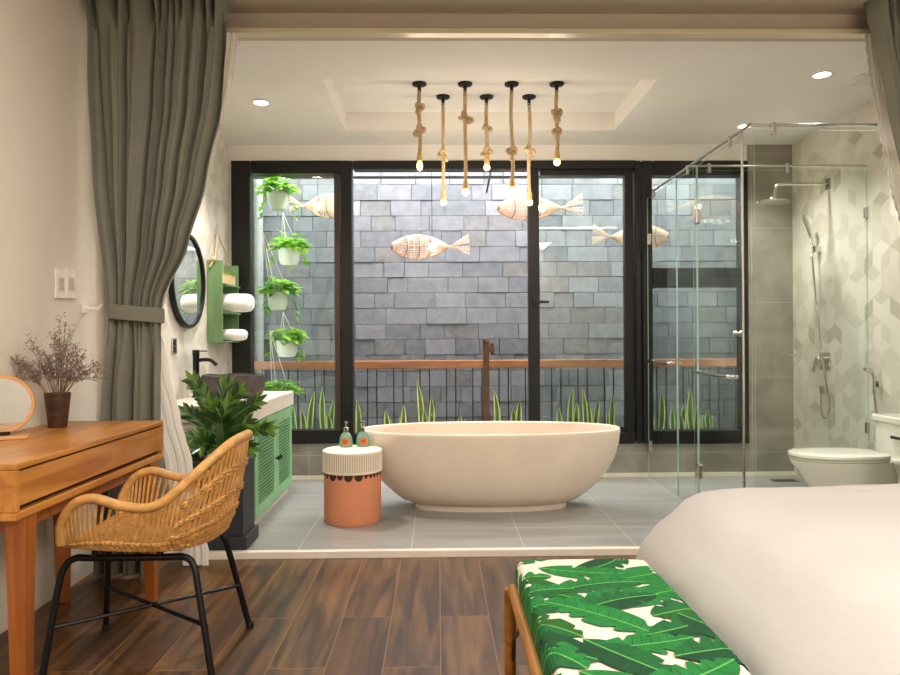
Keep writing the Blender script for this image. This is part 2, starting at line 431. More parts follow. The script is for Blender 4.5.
struct(MB().box((XL - .12, 3.70, 0), (XLB, 3.78, ZCB)).build('trim_4', 'plaster', smooth=False), 'cream jamb behind the left curtain', 'trim')
struct(MB().box((XRB, 3.68, 0), (XR, 3.8, ZCB)).build('trim_5', 'plaster', smooth=False), 'cream jamb behind the right curtain', 'trim')

# bathroom ceiling with its recess
rx0, rx1, ry0, ry1, zr = -.675, 1.325, 4.26, 5.30, 2.825
cb = MB()
cb.box((XLB - .1, 3.71, ZCB), (XRB + .1, ry0, zr)).box((XLB - .1, ry1, ZCB), (XRB + .1, YW + .1, zr))
cb.box((XLB - .1, ry0, ZCB), (rx0, ry1, zr)).box((rx1, ry0, ZCB), (XRB + .1, ry1, zr))
cb.box((XLB - .1, 3.71, zr), (XRB + .1, YW + .1, zr + .1))
struct(cb.build('ceiling_bathroom', 'ceiling', smooth=False), 'white bathroom ceiling with shallow rectangular recess', 'ceiling')

# cube-pattern tile walls (one mesh each)
def clip(poly, y0, y1, z0, z1):
    for ax, lim, sg in ((0, y0, 1), (0, y1, -1), (1, z0, 1), (1, z1, -1)):
        out = []
        for i in range(len(poly)):
            p, q = poly[i], poly[(i + 1) % len(poly)]
            a, b = (p[ax] - lim) * sg, (q[ax] - lim) * sg
            if a >= 0: out.append(p)
            if a * b < 0:
                t = a / (a - b); out.append((p[0] + (q[0] - p[0]) * t, p[1] + (q[1] - p[1]) * t))
        poly = out
        if len(poly) < 3: return []
    return poly

def cube_wall(name, X, sgn, y0, y1, z0, z1, label, seed, a=.105, weights=(44, 32, 17, 7)):
    rnd = random.Random(seed); mb = MB()
    mb.box((X, y0, z0), (X - sgn * .1, y1, z1), 0)
    sy, sz = math.sqrt(3) * a, 1.5 * a; r = 0; z = z0 - a
    while z < z1 + a:
        y = y0 - sy + (sy / 2 if r % 2 else 0)
        while y < y1 + sy:
            vtx = [(y + a * math.cos(PI / 6 + k * PI / 3), z + a * math.sin(PI / 6 + k * PI / 3)) for k in range(6)]
            for q in ((0, 1, 2), (2, 3, 4), (4, 5, 0)):
                poly = [(y, z)] + [vtx[i] for i in q]
                cy, cz = sum(p[0] for p in poly) / 4, sum(p[1] for p in poly) / 4
                poly = [(cy + (p[0] - cy) * .985, cz + (p[1] - cz) * .985) for p in poly]
                poly = clip(poly, y0, y1, z0, z1)
                if poly:
                    mb.add([(X + sgn * .0015, p[0], p[1]) for p in poly], [tuple(range(len(poly)))], rnd.choices((1, 2, 3, 4), weights)[0])
            y += sy
        z += sz; r += 1
    return struct(mb.build(name, ['grout', 'hex_white', 'hex_light', 'hex_mid', 'hex_dark'], smooth=False), label, 'wall')

cube_wall('wall_left_bathroom', XLB, 1, 3.78, YW, ZF, ZCB, 'left bathroom wall of pale cube pattern tiles', 3, weights=(50, 30, 15, 5))
cube_wall('wall_right_bathroom', XRB, -1, YT, YW, ZF, ZCB, 'right shower wall of grey and white cube pattern tiles', 5)

# window wall
def wx(px): return at(px, 338, YW).x
def wz(py): return at(450, py, YW).z
ztop, zbot = wz(161.5), wz(442.5)
xl, xr = wx(232), wx(748)
wb = MB()
wb.box((XLB - .1, YW, ztop), (xr, YW + .12, ZCB)).box((XLB - .1, YW, zbot), (xl, YW + .12, ztop))
struct(wb.build('wall_back', 'ceiling', smooth=False), 'white strip of wall above the black windows', 'wall')
struct(MB().box((XLB - .1, YW, ZF - .1), (xr, YW + .12, zbot)).build('wall_back_sill', 'grey_tile', smooth=False), 'low grey tiled wall under the windows', 'wall')
struct(MB().box((xr, YW, ZF - .1), (XRB + .1, YW + .12, ZCB)).build('wall_back_shower', 'grey_tile', smooth=False), 'narrow grey tiled wall at the back of the shower', 'wall')
struct(MB().box((XLB, YW - .012, ZF), (XRB, YW, ZF + .03)).build('baseboard_back', 'marble', smooth=False), 'slim pale skirting strip along the grey wall', 'baseboard')

Y0, Y1 = YW - .03, YW + .09
def rect(mb, px0, py0, px1, py1, ya=Y0, yb=Y1, mi=0):
    a, b = at(px0, py0, YW), at(px1, py1, YW)
    mb.box((a.x, ya, a.z), (b.x, yb, b.z), mi); return mb
def pane(name, px0, py0, px1, py1, parent, y=YW + .03):
    mb = MB(); rect(mb, px0, py0, px1, py1, y, y + .006); return mb.build(name, 'win_glass', parent, smooth=False)

# left window
w1 = struct(thing('window_1', 'left black framed fixed window with hanging plants behind', 'window', at(292, 442, YW)))
f = MB(); rect(f, 232, 161.5, 252, 443); rect(f, 341, 161.5, 353.5, 443); rect(f, 252, 161.5, 341, 174); rect(f, 252, 430.5, 341, 443)
f.build('frame', 'black', w1, smooth=False, bevel=.004)
f = MB(); rect(f, 334, 174, 341, 430.5, Y0 + .02, Y1 - .02); f.build('sash_stile', 'bronze', w1, smooth=False, bevel=.003)
pane('pane', 252, 174, 334.5, 431, w1)
# middle opening with its sliding leaf
w2 = struct(thing('window_2', 'wide open middle window with sliding glass leaf on its right', 'window', at(490, 442, YW)))
f = MB(); rect(f, 353.5, 161.5, 634.5, 169.5); rect(f, 353.5, 434, 634.5, 443); rect(f, 634.5, 161.5, 641, 443)
f.build('frame', 'black', w2, smooth=False, bevel=.004)
lf = MB(); ya, yb = Y0 + .03, Y1 - .02
rect(lf, 528, 166, 540.5, 440, ya, yb); rect(lf, 624.5, 166, 634.5, 440, ya, yb); rect(lf, 540.5, 166, 624.5, 175, ya, yb); rect(lf, 540.5, 427.5, 624.5, 440, ya, yb)
leaf_o = lf.build('sliding_leaf', 'black', w2, smooth=False, bevel=.004)
pane('pane', 540, 174, 625, 428, leaf_o)
h = MB(); rect(h, 532.5, 296, 536.5, 309, Y0 + .012, Y0 + .03); rect(h, 533, 301, 548.5, 303.2, Y0 - .012, Y0 + .012)
partlabel(h.build('handle', 'matte_black', leaf_o, smooth=False, bevel=.002), 'black lever handle')
# right window with transom
w3 = struct(thing('window_3', 'right black framed window with transom seen through shower glass', 'window', at(694, 442, YW)))
f = MB(); rect(f, 641, 161.5, 652.5, 443); rect(f, 740, 161.5, 748, 443); rect(f, 652.5, 161.5, 740, 176); rect(f, 652.5, 430.5, 740, 443)
f.build('frame', 'black', w3, smooth=False, bevel=.004)
f = MB(); rect(f, 652.5, 268, 740, 287, Y0 + .01, Y1 - .01); partlabel(f.build('transom', 'black', w3, smooth=False, bevel=.004), 'dark cross bar')
pane('pane', 652, 176, 740.5, 268.5, w3); pane('pane', 652, 286.5, 740.5, 431, w3)

# ------------------------------------------------------------------ the light well outside
YS = 7.1
rnd = random.Random(11); sw = MB(); sw.box((-2.2, YS + .04, -.2), (3.4, YS + .2, 3.35), 4)
z = -.1
while z < 3.3:
    hgt = rnd.choice((.15, .155, .16)); x = -2.2 - rnd.random() * .3
    while x < 3.4:
        wd = rnd.choice((.2, .24, .3, .34, .4)); pr = rnd.random() * .014
        g = .0022
        a, b = max(x, -2.2), min(x + wd, 3.4)
        if b - a > .03:
            sw.box((a + g, YS - pr, z + g), (b - g, YS + .04, z + hgt - g), rnd.choices((0, 1, 2, 3), (4, 3, 2, 2))[0])
        x += wd
    z += hgt
struct(sw.build('wall_garden', ['stone_a', 'stone_b', 'stone_c', 'stone_d', 'mortar'], smooth=False), 'grey stone block wall outside the windows', 'wall')
struct(MB().box((-2.1, YW + .12, -.2), (-1.86, YS + .04, 3.35)).build('wall_garden_left', 'render_wall', smooth=False), 'pale rendered side wall outside the left window', 'wall')
struct(MB().box((3.1, YW + .12, -.2), (3.3, YS + .04, 3.35)).build('wall_garden_right', 'render_wall', smooth=False), 'pale rendered side wall outside the right window', 'wall')
struct(MB().box((-2.1, YW + .12, -.2), (3.3, YS + .04, 0)).build('floor_garden', 'render_wall', smooth=False), 'pale floor of the narrow light well', 'floor')
struct(MB().box((-2.1, YW, 2.9), (3.3, YW + .12, 3.35)).build('wall_garden_front', 'render_wall', smooth=False), 'pale outer wall above the windows', 'wall')
# drain pipe in the corner of the well
dp = MB(); p = at(258, 300, 6.9); dp.tube([(p.x, 6.95, 0), (p.x, 6.95, 3.3)], .04, 16)
tag(dp.build('drain_pipe', 'render_wall'), 'pale vertical pipe in the corner behind the hanging plants', 'pipe')
# black steel bar across the top of the well
p = at(353, 177, 6.3)
tag(MB().box((-1.86, 6.3, p.z - .008), (3.1, 6.34, p.z + .008)).build('steel_bar', 'matte_black', smooth=False), 'thin black steel bar crossing above the stone wall', 'bar')
st = MB(); st.tube([at(491.5, 168, 6.292), at(486.5, 193, 6.292)], .009, 8)
tag(st.build('window_stay', 'matte_black'), 'short slanted black rod hanging over the stone wall', 'rod')

# railing
YR = 6.7
rl = thing('balcony_railing', 'wooden handrail on thin black balusters in front of stone wall', 'railing', (.5, YR, .2))
za, zb = at(490, 360, YR).z, at(490, 368, YR).z
MB().box((-1.86, YR - .035, zb), (3.1, YR + .035, za)).build('handrail', 'rail_wood', rl, smooth=False, bevel=.006)
MB().box((-1.86, YR - .012, .2), (3.1, YR + .012, .225)).build('bottom_rail', 'matte_black', rl, smooth=False)
for k in range(-5, 17):
    for px in (367.5 + 26.3 * k, 376.8 + 26.3 * k):
        x = at(px, 380, YR).x
        if -1.85 < x < 3.05:
            MB().box((x - .005, YR - .005, .225), (x + .005, YR + .005, zb)).build('baluster', 'matte_black', rl, smooth=False)

# planter trough
tr = thing('planter_trough', 'long low trough holding the snake plants below the windows', 'planter', (.5, 6.26, 0))
t = MB().box((-1.86, 6.12, 0), (3.1, 6.14, .24)).box((-1.86, 6.38, 0), (3.1, 6.40, .24)).box((-1.86, 6.14, 0), (3.1, 6.38, .02))
t.build('trough', 'render_wall', tr, smooth=False)
MB().box((-1.86, 6.14, .02), (3.1, 6.38, .2)).build('soil', 'soil', tr, smooth=False)

def snake_leaf(mb, bx, by, tip, w, rnd):
    base = V((bx, by, .2005)); tip = V(tip); n = 9
    mid = (base + tip) / 2 + V((rnd.uniform(-.045, .045), rnd.uniform(-.02, .02), .02))
    fa = rnd.uniform(-.35, .35); side = V((math.cos(fa), math.sin(fa), 0)); L = []
    nn = V((-side.y, side.x, 0))
    for i in range(n + 1):
        t = i / n; p = base * (1 - t) ** 2 + mid * 2 * t * (1 - t) + tip * t * t
        ww = w * (.55 + .9 * t - 1.43 * t ** 3.2) * .5; ww = max(ww, .001)
        ww2 = ww * .56; d = ww * .3
        L.append([p - side * ww, p - side * ww2 + nn * d * .6, p + nn * d, p + side * ww2 + nn * d * .6, p + side * ww])
        L[-1] += [q + nn * .004 for q in reversed(L[-1])]
    o = len(mb.v)
    for r in L: mb.v += [tuple(q) for q in r]
    for i in range(n):
        for k in range(10):
            k2 = (k + 1) % 10
            mb.f.append((o + i * 10 + k, o + i * 10 + k2, o + (i + 1) * 10 + k2, o + (i + 1) * 10 + k))
            mb.m.append(1 if k in (0, 3, 5, 8) else 0)

snakes = [
    ([(293, 405), (314.5, 391), (301, 409)], 'leaning snake plant behind the green vanity in left window'),
    ([(322.5, 386), (334, 399), (327, 412)], 'tall snake plant beside the left window post'),
    ([(357, 400), (359, 415)], 'pale snake plant leaf behind the soap bottles'),
    ([(385, 410), (389, 416)], 'short snake plant left of the tallest plant behind bathtub'),
    ([(404, 404), (400, 415)], 'snake plant with brown tipped leaf behind bathtub'),
    ([(417, 380), (431, 396), (424, 408), (433, 412)], 'tallest snake plant behind the left half of bathtub'),
    ([(461, 415), (465, 419)], 'tiny snake plant left of the bath tap post'),
    ([(494, 390), (498, 412)], 'curved snake plant just right of the bath tap post'),
    ([(520, 399), (513, 408)], 'snake plant beside the sliding leaf edge'),
    ([(573, 387), (577, 402), (559, 407)], 'broad snake plant left of three behind sliding leaf'),
    ([(583, 388), (588, 401), (599, 399)], 'yellow edged snake plant in middle of sliding leaf'),
    ([(613, 394), (607, 412)], 'snake plant near the right stile of sliding leaf'),
    ([(650, 404), (661, 391)], 'snake plant at left edge of the right window'),
    ([(673, 407), (685, 402), (679, 413)], 'low snake plant in middle of the right window'),
    ([(691, 386), (697, 405)], 'tall pointed snake plant in the right window'),
    ([(703, 415), (713, 416), (708, 409)], 'small tufted snake plant at right of the right window')]
rnd = random.Random(4)
for leaves, lab in snakes:
    cx = sum(at(a, 400, 6.26).x for a, b in leaves) / len(leaves)
    sp = thing('snake_plant', lab, 'plant', (cx, 6.26, .2), 'snake plants in the trough')
    for i, (px, py) in enumerate(leaves):
        y = 6.26 + (.035 if i % 2 else -.03); tip = at(px, py, y)
        mb = MB(); snake_leaf(mb, cx + (tip.x - cx) * .55, y, tip, .068, rnd); mb.build('leaf', ['snake', 'snake_edge'], sp)

# hanging planters
def hanging(px, py, top, lab, rnd, scale=1.0):
    Yh = 5.98 if int(px) in (278, 280) else 6.42
    c = at(px, py, Yh); r = .09 * Yh / 6
    th = thing('hanging_planter', lab, 'hanging plant', (c.x, c.y, c.z - .08), 'hanging pots in the left window')
    MB().lathe([(r * .5, -.072), (r * .74, -.066), (r * .92, -.02), (r * .98, .06), (r * 1.03, .062), (r * 1.03, .078), (r * .95, .078), (r * .92, .05)], c, 28).build('pot', 'pot_white', th)
    MB().lathe([(r * .93, .05), (r * .9, .062)], c, 20).build('soil', 'soil', th)
    hook = at(top[0], top[1], Yh); cm = MB()
    for a in (.5, 2.6, 4.7):
        cm.tube([(c.x + r * math.cos(a), c.y + r * math.sin(a), c.z + .07), tuple(hook)], .0028, 5)
    cm.build('cords', 'cord', th)
    lm = MB(); rr = random.Random(int(px * 7 + py))
    for i in range(85):
        a = rr.uniform(0, 2 * PI); rad = r * rr.uniform(.2, 1.3); el = rr.uniform(.05, .9)
        base = c + V((rad * math.cos(a), rad * math.sin(a), .07 + rr.uniform(0, .12) * (1.3 - rad / r * .7)))
        lm.leaf(base, (math.cos(a + rr.uniform(-.7, .7)), math.sin(a + rr.uniform(-.7, .7)), el - .2), (0, 0, 1), rr.uniform(.075, .12), rr.uniform(.06, .09), rr.choice((0, 0, 1)), .4)
    for i in range(3):
        a = rr.uniform(-1.2, 4.3); p0 = c + V((r * math.cos(a), r * math.sin(a), .08)); out = V((math.cos(a), math.sin(a), 0))
        L = rr.uniform(.05, .17); pts = [p0 + out * .05 * min(1, t * 2) + V((0, 0, -.03 - L * t)) for t in (0, .25, .5, .75, 1)]
        pts[0] = p0; lm.tube(pts, .002, 4, mi=1)
        for q in pts[1:]:
            lm.leaf(q, (out.x + rr.uniform(-.8, .8), out.y + rr.uniform(-.8, .8), -.5), (0, 0, 1), .06, .05, rr.choice((0, 1)), .3)
    lm.build('foliage', ['pothos', 'pothos_d'], th)
for a in (((278, 202), (277, 168), 'topmost hanging white pot with trailing green leaves'),
          ((289, 258), (283, 213), 'second hanging white pot from the top'),
          ((278.5, 302), (262, 230), 'third hanging white pot, level with upper towel shelf'),
          ((287, 349), (283, 312), 'fourth hanging white pot just above the handrail'),
          ((280, 404), (270, 330), 'lowest hanging pot, leaves above the vanity counter')):
    hanging(a[0][0], a[0][1], a[1], a[2], random.Random(1))

# woven fish lamps
def fish(px, py, lenpx, flip, lab, Yf=6.5, topy=120):
    c = at(px, py, Yf); s = Yf / F; L = lenpx * s; bl = L * .73; hh = 12.2 * s; s2 = -1 if flip else 1
    th = thing('fish_lamp', lab, 'lamp', tuple(c), 'woven fish lamps outside the windows')
    x0 = -L / 2
    def prof(t): return hh * (math.sin(PI * min(1, t * .93 + .07)) ** .85) * (1 - .12 * t) + .006
    mb = MB()
    for k in range(40):
        a = 2 * PI * k / 40
        pts = [(c.x + s2 * (x0 + bl * t), c.y + prof(t) * .55 * math.cos(a), c.z + prof(t) * math.sin(a)) for t in [i / 14 for i in range(15)]]
        mb.tube(pts, .0026, 4, caps=False)
    for t in [.08 + .105 * i for i in range(9)]:
        pts = [(c.x + s2 * (x0 + bl * t), c.y + prof(t) * .56 * math.cos(a), c.z + prof(t) * 1.01 * math.sin(a)) for a in [2 * PI * i / 24 for i in range(24)]]
        mb.tube(pts, .0022, 4, closed=True)
    mb.build('woven_body', 'wicker', th)
    hb = MB()
    for t in (.24, .46, .66):
        pts = [(c.x + s2 * (x0 + bl * t + .018 * math.cos(2 * a)), c.y + prof(t) * .58 * math.cos(a), c.z + prof(t) * 1.02 * math.sin(a)) for a in [2 * PI * i / 28 for i in range(28)]]
        hb.tube(pts, .0036, 5, closed=True)
    hb.build('hoop_bands', 'wicker_dark', th)
    mo = MB(); mo.tube([(c.x + s2 * (x0 + .004), c.y + .02 * math.cos(a), c.z + .018 * math.sin(a)) for a in [2 * PI * i / 14 for i in range(14)]], .011, 6, closed=True)
    mo.build('mouth_ring', 'wicker_dark', th)
    ta = MB(); bx = c.x + s2 * (x0 + bl)
    for k in range(15):
        a = -.36 + 1.0 * k / 14
        if .02 < a < .16: continue
        ta.tube([(bx - s2 * .02, c.y, c.z), (bx + s2 * .04, c.y, c.z + .03 * a), (bx + s2 * (L - bl) * (1 - .1 * abs(a)), c.y + .01 * math.sin(k * 2), c.z + (L - bl) * a)], .0028, 4)
    ta.tube([(bx, c.y + .012 * math.cos(a), c.z + .012 * math.sin(a)) for a in [2 * PI * i / 10 for i in range(10)]], .005, 5, closed=True)
    ta.build('tail', 'wicker', th)
    b = MB().ball((c.x + s2 * .01, c.y, c.z), .032, 12, sz=1.25); b.build('bulb', 'fish_bulb', th)
    cr = MB(); zt = 3.3
    cr.tube([(c.x + s2 * .01, c.y, c.z + .035), (c.x + s2 * .01, c.y, zt)], .0032, 6)
    cr.lathe([(.012, .03), (.014, .06), (.005, .075)], (c.x + s2 * .01, c.y, c.z), 10)
    partlabel(cr.build('cord', 'matte_black', th), 'black hanging cord')
fish(431, 247, 78, False, 'woven fish lamp hanging in the open middle window')
fish(541, 208, 86, False, 'woven fish lamp half hidden by the sliding leaf edge')
fish(630, 237, 77, True, 'woven fish lamp facing right, crossing the post beside the shower', 6.6)
fish(319, 206, 60, True, 'woven fish lamp behind the left window beside the top pot', 6.6)

# ------------------------------------------------------------------ bathtub and its tap
bc = V((at(490.5, 430, 4.73).x, 4.73, 0))
tb = thing('bathtub', 'freestanding oval cream stone bathtub on grey tiles', 'bathtub', (bc.x, bc.y, ZF))
def oval(a, b, z, n=72, p=2.15):
    R_ = []
    for k in range(n):
        t = 2 * PI * k / n; c_, s_ = math.cos(t), math.sin(t)
        R_.append((bc.x + a * math.copysign(abs(c_) ** (2 / p), c_), bc.y + b * math.copysign(abs(s_) ** (2 / p), s_), z))
    return R_
outer = [(.50, .165, .03), (.505, .17, .05), (.505, .17, .062), (.525, .19, .072), (.585, .225, .095), (.64, .26, .135), (.70, .297, .19), (.77, .333, .27), (.82, .356, .36), (.847, .366, .45), (.858, .370, .53), (.857, .369, .546)]
rim = [(.853, .365, .552), (.835, .348, .553), (.828, .341, .547)]
inner = [(.82, .335, .50), (.79, .315, .38), (.72, .275, .25), (.6, .21, .17), (.4, .13, .15)]
allr = outer + rim + inner
mi = [0] * (len(outer) - 1) + [1] * 3 + [2] * (len(inner) - 1) + [2]
mb = MB(); mb.rings([oval(*r) for r in allr], mi[:len(allr) - 1])
mb.build('tub_shell', ['tub_out', 'tub_rim', 'tub_in'], tb)
MB().lathe([(.03, 0), (.03, .006), (.02, .009)], (bc.x, bc.y, .149), 20).build('drain', 'chrome', tb)
p = at(486, 339, 5.25)
tp = thing('bath_tap', 'bronze floor standing bath tap behind the bathtub', 'tap', (p.x, 5.25, ZF))
mb = MB(); mb.box((p.x - .022, 5.23, ZF + .012), (p.x + .022, 5.27, p.z)).build('post', 'brown_metal', tp, smooth=False, bevel=.004)
MB().box((p.x - .05, 5.2, ZF), (p.x + .05, 5.3, ZF + .012)).build('base_plate', 'brown_metal', tp, smooth=False, bevel=.003)
MB().box((p.x - .012, 5.06, p.z - .03), (p.x + .012, 5.24, p.z - .01)).build('spout', 'brown_metal', tp, smooth=False, bevel=.003)
mb = MB(); mb.box((p.x + .022, 5.235, p.z - .1), (p.x + .06, 5.265, p.z - .05)); mb.tube([(p.x + .048, 5.25, p.z - .12), (p.x + .048, 5.25, p.z - .03)], .013, 12)
mb.build('hand_spray', 'brown_metal', tp, bevel=.002)

# ------------------------------------------------------------------ stool and bottles
sc = V((at(352.6, 480, 4.4).x, 4.4, 0)); R0 = .178
sto = thing('drum_stool', 'round drum stool with ribbed ivory top and coral body', 'stool', (sc.x, sc.y, ZF))
z0, z1 = .335, .467
MB().lathe([(R0 - .012, ZF), (R0 - .004, ZF + .012), (R0 - .004, z0)], sc, 64).build('body', 'terracotta', sto)
mb = MB(); n = 160; prof = []
def fl(k, g): return R0 + .004 - (g if k % 2 else 0)
rings = []
for zz, g, dr in ((z0, 0, -.006), (z0 + .004, 0, 0), (z0 + .012, .0, 0), (z0 + .016, .004, 0), (z1 - .02, .004, 0), (z1 - .014, 0, 0), (z1 - .004, 0, 0), (z1, 0, -.006)):
    rings.append([(sc.x + (fl(k, g) + dr) * math.cos(2 * PI * k / n), sc.y + (fl(k, g) + dr) * math.sin(2 * PI * k / n), zz) for k in range(n)])
mb.rings(rings, 0); mb.build('ribbed_top', 'stool_white', sto, angle=20)
gr = MB()
for k in range(1, n, 2):
    a = 2 * PI * k / n; r = R0 + .0012
    w_ = 2 * PI / n * .28
    gr.add([(sc.x + r * math.cos(a - w_), sc.y + r * math.sin(a - w_), z0 + .016), (sc.x + r * math.cos(a + w_), sc.y + r * math.sin(a + w_), z0 + .016),
            (sc.x + r * math.cos(a + w_), sc.y + r * math.sin(a + w_), z1 - .02), (sc.x + r * math.cos(a - w_), sc.y + r * math.sin(a - w_), z1 - .02)], [(0, 1, 2, 3)])
gr.build('groove_lines', 'stool_groove', sto, smooth=False)
sca = MB(); rr = random.Random(2); a = 0; r = R0 - .003
while a < 2 * PI - .1:
    w_ = rr.choice((.055, .075, .11, .16)); h_ = .012 + w_ * .16
    pts = [(a + w_ * (1 - math.cos(t)), z0 - h_ * math.sin(t)) for t in [PI * i / 10 for i in range(11)]]
    sca.add([(sc.x + r * math.cos(q), sc.y + r * math.sin(q), zz) for q, zz in pts] + [(sc.x + r * math.cos(a + w_), sc.y + r * math.sin(a + w_), z0)],
            [(i, i + 1, 11) for i in range(10)])
    a += 2 * w_ + .03
partlabel(sca.build('scallop_trim', 'scallop', sto, smooth=False), 'dark brown scalloped trim under the ribbed top')

def bottle(px, py, lab, ang):
    b = atz(px, py, z1); th = thing('soap_bottle', lab, 'bottle', tuple(b), 'pump bottles on the stool')
    MB().lathe([(.036, 0), (.042, .006), (.043, .03), (.038, .06), (.026, .082), (.014, .092), (.012, .1)], b, 28).build('bottle_body', 'teal_glass', th)
    pm = MB().lathe([(.015, .094), (.016, .118), (.013, .121), (.005, .122), (.005, .145), (.011, .147), (.012, .156), (.004, .159)], b, 16)
    d = V((math.sin(ang), -math.cos(ang), 0)); pm.tube([b + V((0, 0, .151)), b + d * .03 + V((0, 0, .149))], .0045, 8)
    partlabel(pm.build('pump', 'chrome', th), 'silver pump head')
    lb = MB(); lb2 = MB(); fa = -PI / 2 + ang * .4
    def surf(u, v):
        r_ = interp([(0, .0425), (.03, .0432), (.06, .0382), (.082, .027)], .035 + v); a_ = fa + u / .043
        return (b.x + (r_ + .0012) * math.cos(a_), b.y + (r_ + .0012) * math.sin(a_), b.z + .035 + v)
    def surf2(u, v): q = V(surf(u, v)); d_ = (q - b); d_.z = 0; return tuple(q + d_.normalized() * .0006)
    rr_ = .0245
    ring = [(rr_ * k_ * math.cos(2 * PI * i / 24), rr_ * k_ * math.sin(2 * PI * i / 24)) for k_ in (.4, .7, 1) for i in range(24)]
    lb.add([surf(0, 0)] + [surf(*q) for q in ring], [(0, 1 + i, 1 + (i + 1) % 24) for i in range(24)] +
           [(1 + j * 24 + i, 25 + j * 24 + i, 25 + j * 24 + (i + 1) % 24, 1 + j * 24 + (i + 1) % 24) for j in range(2) for i in range(24)], 0)
    for k_, (u0, u1, v0) in enumerate(((-.012, .012, .004), (-.014, .014, -.003), (-.009, .009, -.010))):
        for i in range(6):
            ua = u0 + (u1 - u0) * i / 6; ub = ua + (u1 - u0) / 6 * .8
            lb.add([surf2(ua, v0), surf2(ub, v0), surf2(ub, v0 + .0035), surf2(ua, v0 + .0035)], [(0, 1, 2, 3)], 1)
    partlabel(lb.build('label', ['label_orange', 'label_dark'], th, smooth=False), 'round orange label')
bottle(346, 446.5, 'left teal pump bottle with round orange label on the stool', .1)
bottle(363, 446, 'right teal pump bottle on the stool, nearer the bathtub', .5)

# ------------------------------------------------------------------ vanity, basin, tap
VX = -1.07; VY0, VY1 = 4.13, 5.24
va = thing('vanity_cabinet', 'sage green vanity cabinet with two louvred doors under white counter', 'cabinet', ((VX + XLB) / 2, (VY0 + VY1) / 2, ZF))
cz = .665
b_ = MB(); b_.box((XLB + .004, VY0, ZF), (VX - .004, VY0 + .045, cz)).box((XLB + .004, VY0 + .045, ZF), (VX - .03, VY1, ZF + .05)).box((XLB + .004, VY1 - .03, ZF + .05), (VX - .03, VY1, cz)).box((XLB + .004, VY0 + .045, ZF + .05), (XLB + .02, VY1 - .03, cz))
partlabel(b_.build('carcass', 'counter', va, smooth=False), 'white side panel and plinth')
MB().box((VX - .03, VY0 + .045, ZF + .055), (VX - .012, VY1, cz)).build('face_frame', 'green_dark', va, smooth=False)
def louvre_door(y0, y1, hinge):
    mb = MB(); za_, zb_ = ZF + .055, cz - .004; fw = .07; xo = VX; xi = VX - .012
    mb.box((xi, y0, za_), (xo, y0 + fw, zb_)).box((xi, y1 - fw, za_), (xo, y1, zb_)).box((xi, y0 + fw, za_), (xo, y1 - fw, za_ + fw)).box((xi, y0 + fw, zb_ - fw), (xo, y1 - fw, zb_))
    n_ = 21; zz0, zz1 = za_ + fw, zb_ - fw
    for i in range(n_):
        zc = zz0 + (zz1 - zz0) * (i + .5) / n_
        mb.obox((VX - .007, (y0 + y1) / 2, zc), (.004, y1 - y0 - 2 * fw, .024), Matrix.Rotation(math.radians(38), 3, 'Y'))
    d = mb.build('door', 'green_paint', va, smooth=False, bevel=.0015)
    ky = y1 - .028 if hinge == 0 else y0 + .028; kz = at(278.5, 457, 4.75).z
    k = MB().lathe([(.006, 0), (.006, .012), (.013, .016), (.014, .024), (.008, .03)], (VX, ky, kz), 14, axis=Matrix.Rotation(PI / 2, 3, 'Y'))
    partlabel(k.build('knob', 'matte_black', d), 'small black knob')
louvre_door(VY0 + .06, 4.735, 0); louvre_door(4.74, VY1 - .01, 1)
ct = MB().box((XLB + .004, VY0 - .02, cz), (VX + .008, VY1 + .02, .765))
tag(ct.build('countertop', 'counter', smooth=False, bevel=.006), 'thick white terrazzo countertop on the green vanity', 'countertop')
bp = at(232, 385, 4.72)
bs = MB(); prof = [(.15, .770), (.185, .778), (.2, .82), (.205, .885), (.2, .912), (.182, .914), (.175, .89), (.165, .83), (.12, .8), (.03, .795)]
rings = []
for r_, z_ in prof:
    rings.append([(bp.x + r_ * (1 + .03 * math.sin(3 * a + 1) + .015 * math.sin(7 * a)) * math.cos(a), 4.72 + r_ * (1 + .03 * math.sin(3 * a + 1)) * math.sin(a), z_ + .004 * math.sin(5 * a)) for a in [2 * PI * k / 48 for k in range(48)]])
bs.rings(rings, 0); tag(bs.build('stone_basin', 'basin'), 'rough dark stone vessel basin on the white counter', 'basin')
fx = at(196, 362, 4.74)
ft = thing('basin_tap', 'tall black basin tap beside the dark stone basin', 'tap', (fx.x, 4.74, .765))
zt = at(196, 350, 4.74).z
MB().lathe([(.028, .765), (.028, .772), (.021, .776), (.021, zt - .04), (.023, zt - .036), (.023, zt)], (fx.x, 4.74, 0), 20).build('tap_body', 'matte_black', ft)
MB().tube(catmull([(fx.x, 4.74, zt - .07), (fx.x + .06, 4.74, zt - .064), (fx.x + .10, 4.74, zt - .07), (fx.x + .135, 4.74, zt - .10)], 5), .0125, 12).build('spout', 'matte_black', ft)
MB().box((fx.x + .01, 4.735, zt - .011), (fx.x + .075, 4.745, zt - .004)).build('lever', 'matte_black', ft, smooth=False, bevel=.002)

# round wall mirror
mc = V((XLB, 4.72, 1.53)); AX = Matrix.Rotation(PI / 2, 3, 'Y')
rm = thing('wall_mirror', 'round black framed mirror on the left bathroom wall', 'mirror', (XLB, 4.72, 1.23))
MB().lathe([(.285, .003), (.31, .003), (.312, .03), (.308, .036), (.29, .036), (.288, .024)], mc, 64, axis=AX, caps=False).build('frame', 'matte_black', rm)
MB().lathe([(.0, .022), (.289, .022)], mc, 64, axis=AX, caps=False).build('mirror_glass', 'mirror', rm)

